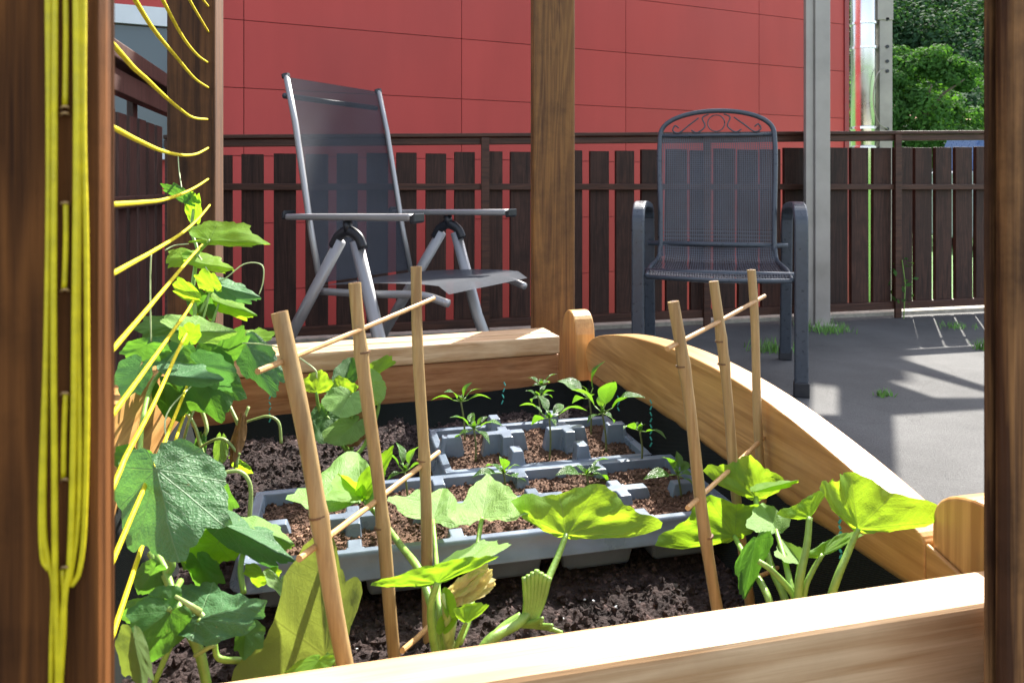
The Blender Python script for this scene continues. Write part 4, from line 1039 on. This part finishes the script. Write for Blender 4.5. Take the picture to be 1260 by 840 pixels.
# withered plant at the back left
wp = thing('withered_plant', 'dying plant with curled pale stalks and brown leaf beneath the cucumber vine', 'plant', P(290, 580, .86))
stems(wp, [([(238,488,.88),(250,510,.88),(254,530,.87),(245,545,.87),(250,570,.86)],.0022,.0028),([(228,505,.88),(240,525,.87),(250,560,.86),(255,580,.86)],.0018,.0026),
           ([(300,520,.87),(315,515,.87),(330,512,.87),(343,520,.87),(346,545,.87)],.0014,.0018),([(283,500,.88),(292,520,.87),(295,535,.87),(290,575,.86)],.002,.0028),
           ([(306,500,.88),(297,525,.87),(292,550,.87)],.0018,.0024),
           ([(235,560,.86),(255,545,.86),(275,540,.86),(295,560,.86)],.0016,.002),([(225,545,.87),(232,520,.87),(240,500,.88)],.0016,.002)], 'palestem', 'stalks')
for i, (b, t, l, r, m) in enumerate([((296,520),(284,570),(284,545),(300,548),'deadleaf'),((272,540),(268,572),(262,556),(280,560),'squG'),((248,540),(240,575),(236,555),(252,560),'cucA'),((288,568),(312,580),(296,566),(300,582),'squY'),((262,576),(254,592),(250,580),(268,586),'petal')]):
    L4(wp,'heart',m,.865,b,t,l,r,dT=-.01,seed=120+i,wave=.12)
# small dried leaf near front
dl = MB(); 
dlo = thing('dried_leaf', 'curled dry beige leaf lying on the soil beside the left cane', 'dry leaf', P(405,795,.455))
L4(dlo,'heart','petal',.50,(398,792),(420,806),(404,790),(408,810),dT=-.01,seed=140,wave=.25)

# ================================================================= PEPPER SEEDLINGS
def lance(parent, base, tip, w, seed, fold=.25):
    ax = tip-base; Ln = ax.length; d = ax.normalized(); side = d.cross(V((0,0,1)))
    if side.length < .05: side = V((1,0,0))
    side.normalize(); rs = random.Random(seed); side.rotate(Matrix.Rotation(rs.uniform(-.6,.6), 3, d)); nrm = side.cross(d).normalized()
    n = 12; rows = []; uvs = []
    for i in range(n+1):
        q = i/n; ww = w*(math.sin(math.pi*q**.8)**.9)*(1-.25*q) if 0 < q < 1 else .0003
        c = base+ax*q+nrm*(Ln*.16*math.sin(math.pi*q)-Ln*.06*q)
        row = []
        for k in range(-4, 5):
            s = k/4; row.append(c+side*(s*ww)+nrm*(abs(s)*ww*fold+.06*ww*math.sin(q*12+s*3+seed))); uvs.append((s*ww/Ln, q))
        rows.append(row)
    MB().grid(rows, uvs).build('leaf', 'pep', parent, smooth=True)
PEP = [
 ('glossy pepper seedling in the far left cell of the pale tray', (572,530), (567,494), .99, [(530,491),(604,489),(580,470),(547,481),(592,477)], 1.0),
 ('bushy pepper seedling in the near left cell of the pale tray', (585,556), (583,527), .93, [(554,512),(618,522),(603,545),(558,547),(580,507),(600,512)], 1.0),
 ('pepper seedling in the near middle cell of the pale tray', (676,556), (676,514), .93, [(640,497),(722,503),(654,521),(694,497),(662,485),(684,524)], 1.15),
 ('pale crinkled pepper seedling in the far middle cell of the pale tray', (663,508), (663,489), 1.05, [(646,480),(682,480),(654,494),(672,473),(680,488)], 1.0),
 ('small dark pepper seedling in front of the black liner by the back corner', (668,492), (666,474), 1.13, [(650,464),(686,459),(676,470),(655,474)], .9),
 ('largest pepper seedling with broad shiny leaves at the right of the pale tray', (746,546), (741,508), .96, [(793,487),(757,468),(704,478),(722,520),(756,520),(740,482)], 1.35),
 ('tall pepper seedling behind the largest one', (727,524), (725,490), 1.02, [(686,467),(743,443),(704,495),(716,474)], 1.35),
 ('two leaved pepper seedling in the near right cell of the pale tray', (790,553), (787,530), .90, [(767,526),(820,538),(780,522)], 1.0),
 ('pepper seedling in the middle far cell of the long tray', (620,600), (620,582), .84, [(580,586),(652,599),(616,562),(640,572),(598,572)], 1.1),
 ('low spreading pepper seedling between the large leaf and the pale tray', (722,596), (722,584), .84, [(684,583),(748,563),(750,592),(740,574),(706,572)], 1.0),
 ('upright pepper seedling beside the right trellis', (838,612), (834,584), .82, [(792,588),(815,561),(856,602),(833,554),(848,568),(852,584)], 1.0),
 ('long stalked pepper seedling between the second and third left canes', (505,660), (498,580), .76, [(468,556),(488,543),(520,546),(524,570),(476,590)], 1.1),
]
for i, (lab, bs, nd, D, tips, sc) in enumerate(PEP):
    T = thing('pepper_seedling', lab, 'seedling', P(*bs, D), 0, 'pepper seedlings in the trays')
    b = P(*bs, D)-V((0,0,.012)); n_ = P(*nd, D)
    MB().tube(smooth_path([b, b.lerp(n_, .5)+V((.0015,0,0)), n_], 5), [.0013,.0011], 7).build('stem', 'darkstem', T, smooth=True)
    rr = random.Random(i+50)
    for j, tp in enumerate(tips):
        tip = P(*tp, D+rr.uniform(-.03,.03)); st_ = n_+(tip-n_)*.25+V((0,0,.001))
        MB().tube([n_, st_], .0007, 5).build('petiole', 'stem', T, smooth=True)
        lance(T, st_, tip, (tip-st_).length*rr.uniform(.2,.29)*sc, i*10+j)
    for j in range(4):
        d = V((rr.uniform(-1,1), rr.uniform(-1,1), rr.uniform(.5,1.2))).normalized()*.011
        lance(T, n_, n_+d, .0028, i*7+j)

# ================================================================= GRASS TUFTS
def tuft(px, py, label, wpx=20, n=60, hgt=.045, seed=0):
    b = PZ(px, py, 0); rr = random.Random(seed); mb = MB(); sc = b.y/F
    for _ in range(n):
        p = b+V((rr.gauss(0,.45)*wpx*sc, rr.gauss(0,.3)*wpx*sc, 0)); h = hgt*rr.uniform(.4,1); d = V((rr.uniform(-.5,.5), rr.uniform(-.5,.5), 1)).normalized(); s = V((d.y+.3,-d.x,0)).normalized()*.0022
        mb.add([p-s, p+s, p+d*h*.6+s*.6+V((0,0,0)), p+d*h+V((d.x,d.y,-.1))*h*.3, p+d*h*.6-s*.6], [(0,1,2,4),(4,2,3)])
    o = mb.build('grass_tuft', 'grass', origin=b); tag(o, label, 'grass tuft', 'grass tufts in the patio cracks')
tuft(1015, 408, 'grass tuft at the foot of the steel column', 34, 130, .07, 1)
tuft(948, 432, 'grass tuft just left of the right chair leg nearest the fence', 26, 110, .07, 2)
tuft(1086, 487, 'tiny grass tuft alone in the middle of the shaded patio', 12, 50, .03, 3)
tuft(1210, 430, 'grass tuft beside the weathered right post', 12, 70, .06, 4)
tuft(1175, 403, 'low grass tuft under the fence near the right post', 22, 60, .04, 5)
# climbing weed on fence
wd = thing('weed_sprig', 'thin leafy weed sprig in front of the fence between column and right post', 'weed', PZ(1112, 392, 0)); wm = MB(); wt = []
leafcloud(wm, wt, P(1112,350,3.95), .07, 34, .016, random.Random(4), 2.2); wm.build('leaves', 'treeleaf', wd, tone=wt)
MB().tube([PZ(1112,392,0), P(1114,350,3.95), P(1110,320,3.95)], .003, 5).build('stem', 'stem', wd)

# ================================================================= RECLINING CHAIR (left)
x0, y0, ph, CW = -.466, 2.415, -.547, .488
rc = thing('reclining_chair', 'silver framed folding garden chair with tall grey mesh back', 'garden chair', (x0, y0, 0), ph)
def R_(f, s, z): return V((x0+f*math.cos(ph)-s*math.sin(ph), y0+f*math.sin(ph)+s*math.cos(ph), z))
hb_ = CW/2-.03; hw = CW/2
def flat_tube(pts, r, ex, mat, name, par, n=10): return MB().tube(pts, r, n, flat=ex).build(name, mat, par, smooth=True)
for s in (-1, 1):
    flat_tube([R_(-.141-.008, s*hb_, 1.045), R_(-.11, s*hb_, .90), R_(-.04, s*hb_, .56), R_(.0, s*hb_, .40)], .0125, (1,.75), 'alu', 'back_frame', rc)
    MB().tube([R_(-.150, s*hb_, 1.041), R_(-.153, s*hb_, 1.052)], .0130, 10).build('end_cap', 'plasticblk', rc)
    # seat rail
    flat_tube(smooth_path([R_(-.01, s*(hb_), .385), R_(.2, s*hb_, .392), R_(.38, s*hb_, .402), R_(.47, s*(hb_-.01), .385)]), .011, None, 'alu', 'seat_rail', rc)
    # arm
    a = MB().box8([R_(-.10,s*hw-.022,.600),R_(.384,s*hw-.022,.607),R_(.384,s*hw+.022,.607),R_(-.10,s*hw+.022,.600),R_(-.10,s*hw-.022,.618),R_(.384,s*hw-.022,.627),R_(.384,s*hw+.022,.627),R_(-.10,s*hw+.022,.618)])
    a.build('armrest', 'alu', rc, bevel=.006, seg=3)
    for f0, f1 in ((-.112,-.101), (.385,.402)):
        MB().box8([R_(f0,s*hw-.024,.600),R_(f1,s*hw-.024,.604),R_(f1,s*hw+.024,.604),R_(f0,s*hw+.024,.600),R_(f0,s*hw-.024,.622),R_(f1,s*hw-.024,.630),R_(f1,s*hw+.024,.630),R_(f0,s*hw+.024,.622)]).build('armrest_cap', 'plasticblk', rc, bevel=.004)
    so_ = s*hw
    am = .142
    flat_tube([R_(am-.03,so_,.545), R_(-.08,so_,.27), R_(-.27,so_,.0)], .017, (.7,1.15), 'alu', 'leg', rc)
    flat_tube([R_(am+.03,so_,.545), R_(.26,so_,.27), R_(.385,so_,.0)], .017, (.7,1.15), 'alu', 'leg', rc)
    hg = MB().tube(smooth_path([R_(am-.060,so_,.525), R_(am-.038,so_,.556), R_(am,so_,.572), R_(am+.038,so_,.556), R_(am+.056,so_,.525)], 5), .0165, 10, flat=(.75,1))
    hg.tube([R_(am,so_,.57), R_(am-.005,so_,.602)], .014, 8); hg.build('hinge', 'plasticblk', rc, smooth=True)
    flat_tube([R_(-.20,so_*.96,.13), R_(.33,so_*.96,.13)], .007, None, 'alu', 'lower_brace', rc)
MB().tube([R_(-.16, -hb_, .985), R_(-.16, hb_, .985)], .009, 8).build('cross_tube', 'chairsteel', rc, smooth=True)
MB().tube([R_(-.24, -hw, .045), R_(-.24, hw, .045)], .008, 8).build('cross_tube', 'alu', rc, smooth=True)
MB().tube([R_(.365, -hw, .045), R_(.365, hw, .045)], .008, 8).build('cross_tube', 'alu', rc, smooth=True)
def sheet(f_of, s0, s1, ns, nt_, sag, name, mat, par):
    rows = []; uvs = []
    for i in range(nt_+1):
        t = i/nt_; row = []
        for j in range(ns+1):
            s = lerp(s0, s1, j/ns); f, z, nf, nz = f_of(t); g2 = sag*(1-(2*j/ns-1)**2)*math.sin(math.pi*min(1, max(0, t)))
            row.append(R_(f+nf*g2, s, z+nz*g2)); uvs.append((j/ns*(s1-s0), t*.6))
        rows.append(row)
    return MB().grid(rows, uvs).build(name, mat, par, smooth=True)
sheet(lambda t: (lerp(-.002,-.148,t**.95), lerp(.41,1.043,t), -1, 0), -hb_+.004, hb_-.008, 10, 14, .02, 'backrest', 'textilene', rc)
def seatf(t):
    f = lerp(.0, .475, t); z = .402+.030*t+.008*math.sin(t*3.0)-(.022*max(0, (t-.9)/.1)**2); return f, z, 0, -1
sheet(seatf, -hb_+.004, hb_-.004, 10, 14, .012, 'seat', 'textilene', rc)

# ================================================================= METAL ARMCHAIR (right)
# front right foot px 990/490, side direction slightly turned
d2 = math.radians(-15); X2, Y2 = P(890,490,2.52).x+.055, 2.80
ch = thing('metal_armchair', 'dark grey metal garden armchair with arched scrollwork back in front of the fence', 'garden chair', (X2, Y2, 0), d2)
def Q(s, f, z): # s to photo right, f towards the viewer
    return V((X2+s*math.cos(d2)+f*math.sin(d2), Y2+s*math.sin(d2)-f*math.cos(d2), z))
def rect_bar(path, w, h, mat, name, par, sdir):
    """rectangular section swept along path; w along sdir"""
    path = [V(p) for p in path]; vs = []; m = len(path)
    for i, p in enumerate(path):
        t = (path[min(i+1,m-1)]-path[max(i-1,0)]).normalized(); n_ = t.cross(sdir).normalized()
        for a, b in ((-1,-1),(1,-1),(1,1),(-1,1)): vs.append(p+sdir*(a*w/2)+n_*(b*h/2))
    fs = [(3,2,1,0), tuple(4*(m-1)+i for i in range(4))]
    for i in range(m-1):
        for k in range(4): fs.append((4*i+k, 4*i+(k+1)%4, 4*i+4+(k+1)%4, 4*i+4+k))
    return MB().add(vs, fs).build(name, mat, par, bevel=.006, seg=3)
sd = (Q(1,0,0)-Q(0,0,0)).normalized()
AW = .270
for s in (-1, 1):
    x = s*AW
    rect_bar(smooth_path([Q(x,.27,0), Q(x,.27,.3), Q(x,.268,.55), Q(x,.25,.605), Q(x,.20,.632), Q(x,.10,.636), Q(x,-.06,.628), Q(x,-.16,.615), Q(x,-.20,.585), Q(x,-.215,.54), Q(x,-.24,.3), Q(x,-.28,0)], 5), .044, .024, 'chairsteel', 'arm_frame', ch, sd)
    for ff, hh in ((.27,.05),(-.28,.05)):
        MB().box8([Q(x-.025,ff-.016,-.0),Q(x+.025,ff-.016,0),Q(x+.025,ff+.016,0),Q(x-.025,ff+.016,0),Q(x-.025,ff-.016,hh),Q(x+.025,ff-.016,hh),Q(x+.025,ff+.016,hh),Q(x-.025,ff+.016,hh)]).build('foot_cap', 'plasticblk', ch, bevel=.004)
MB().tube([Q(-AW,.20,.395), Q(AW,.20,.395)], .012, 8).build('seat_cross_tube', 'chairsteel', ch, smooth=True)
MB().tube([Q(-AW,-.17,.47), Q(AW,-.17,.47)], .010, 8).build('seat_cross_tube', 'chairsteel', ch, smooth=True)
BW = .222
def bk_(s, t): # back plane: t 0 bottom z .43 -> 1 top
    return Q(s, lerp(-.155,-.255,t), lerp(.43,.93,t))
ap = [bk_(-BW*.98,-.02), bk_(-BW,.35), bk_(-BW*1.03,.75), bk_(-BW*1.02,.95)]
arc = [Q(BW*1.02*math.cos(a)*1.0, -.258, .905+.108*math.sin(a)**.8) for a in [math.pi*k/14 for k in range(1,14)]][::-1]
ap = ap+arc+[bk_(BW*1.02,.95), bk_(BW*1.03,.75), bk_(BW,.35), bk_(BW*.98,-.02)]
MB().tube(smooth_path(ap, 4), .010, 10).build('back_frame', 'chairsteel', ch, smooth=True)
MB().tube([bk_(-BW,.965), bk_(BW,.965)], .006, 8).build('back_crossbar', 'chairsteel', ch, smooth=True)
sc_ = MB()
def ring(cx, cz, r, r2=None):
    sc_.tube([Q(cx+r*math.cos(a), -.256, cz+(r2 or r)*math.sin(a)) for a in [2*math.pi*k/18 for k in range(19)]], .0024, 6)
ring(0, .962, .034)
for s in (-1, 1):
    sc_.tube(smooth_path([Q(s*.03,-.256,1.00), Q(s*.055,-.256,.985), Q(s*.045,-.256,.95), Q(s*.075,-.256,.925), Q(s*.10,-.256,.935)]), .0033, 6)
    sc_.tube(smooth_path([Q(s*.07,-.256,.985), Q(s*.11,-.256,.955), Q(s*.15,-.256,.925), Q(s*.175,-.256,.935), Q(s*.165,-.256,.955), Q(s*.15,-.256,.945)]), .0033, 6)
sc_.build('scrollwork', 'chairsteel', ch, smooth=True)
rows = []; uvs = []
for i in range(25):
    t = i/24; row = []
    for j in range(13):
        s = lerp(-BW, BW, j/12)*(.99+.03*t)
        bow = -.018*(1-(2*j/12-1)**2)
        if t < .4:      # seat part, front edge rolls over
            q = t/.4; f = lerp(.275, -.12, q); z = .408-.010*math.sin(math.pi*q)+(-.030*max(0, 1-q*9)**2); w = 1.06-.04*q
            row.append(Q(s*w, f, z+bow*.4))
        else:
            q = (t-.4)/.6; f = lerp(-.155,-.255,q); z = lerp(.455,.925,q)
            if q < .12: f = lerp(-.135,-.165,q/.12); z = lerp(.415,.485,q/.12)
            row.append(Q(s, f+bow, z))
        uvs.append((s, t*1.1))
    rows.append(row)
MB().grid(rows, uvs).build('mesh_seat_and_back', 'expmetal', ch, smooth=True)
MB().tube([Q(-BW*1.08,.275,.385), Q(0,.28,.380), Q(BW*1.08,.275,.385)], .008, 8).build('seat_front_rim', 'chairsteel', ch, smooth=True)
for s in (-1,1): MB().tube(smooth_path([Q(s*BW*1.08,.275,.388), Q(s*BW*1.08,.1,.403), Q(s*BW*1.02,-.12,.415), Q(s*BW,-.158,.46)]), .008, 8).build('seat_side_rim', 'chairsteel', ch, smooth=True)

# ================================================================= LIGHT, SKY, CAMERA
w = bpy.data.worlds.new('World'); S.world = w; w.use_nodes = True
nt = w.node_tree
for n in list(nt.nodes): nt.nodes.remove(n)
out = nt.nodes.new('ShaderNodeOutputWorld'); bg = nt.nodes.new('ShaderNodeBackground')
sk = nt.nodes.new('ShaderNodeTexSky'); sk.sky_type = 'NISHITA'; sk.sun_disc = False
sk.sun_elevation = SUN_EL; sk.sun_rotation = SUN_AZ; sk.dust_density = 2.0; sk.air_density = 1.0
hs = nt.nodes.new('ShaderNodeHueSaturation'); hs.inputs['Saturation'].default_value = .55; nt.links.new(sk.outputs[0], hs.inputs['Color']); nt.links.new(hs.outputs[0], bg.inputs[0]); bg.inputs[1].default_value = .15
nt.links.new(bg.outputs[0], out.inputs[0])
ld = bpy.data.lights.new('sun', 'SUN'); ld.energy = 5.0; ld.angle = math.radians(.55); ld.color = (1.0,.95,.86)
lo = bpy.data.objects.new('sun', ld); COL.objects.link(lo)
sd_ = V((math.sin(SUN_AZ)*math.cos(SUN_EL), math.cos(SUN_AZ)*math.cos(SUN_EL), math.sin(SUN_EL)))
lo.rotation_euler = sd_.to_track_quat('Z', 'Y').to_euler(); lo.location = sd_*20

cd = bpy.data.cameras.new('camera'); cam = bpy.data.objects.new('camera', cd); COL.objects.link(cam)
cam.location = (0, 0, CZ); cam.rotation_euler = (math.radians(90), 0, 0)
cd.sensor_width = 36; cd.sensor_fit = 'HORIZONTAL'; cd.lens = 36*F/1260; cd.shift_y = -190/1260
cd.clip_start = .02; cd.clip_end = 2000
cd.dof.use_dof = True; cd.dof.focus_distance = .95; cd.dof.aperture_fstop = 22
S.camera = cam
S.view_settings.view_transform = 'Standard'; S.view_settings.look = 'None'; S.view_settings.gamma = 1
S.view_settings.exposure = 1.75
S.render.engine = 'CYCLES'
S.cycles.max_bounces = 8; S.cycles.transparent_max_bounces = 12
S.cycles.use_denoising = True
for o in list(bpy.data.objects):
    if o.type == 'MESH':
        try:
            pass
        except Exception: pass
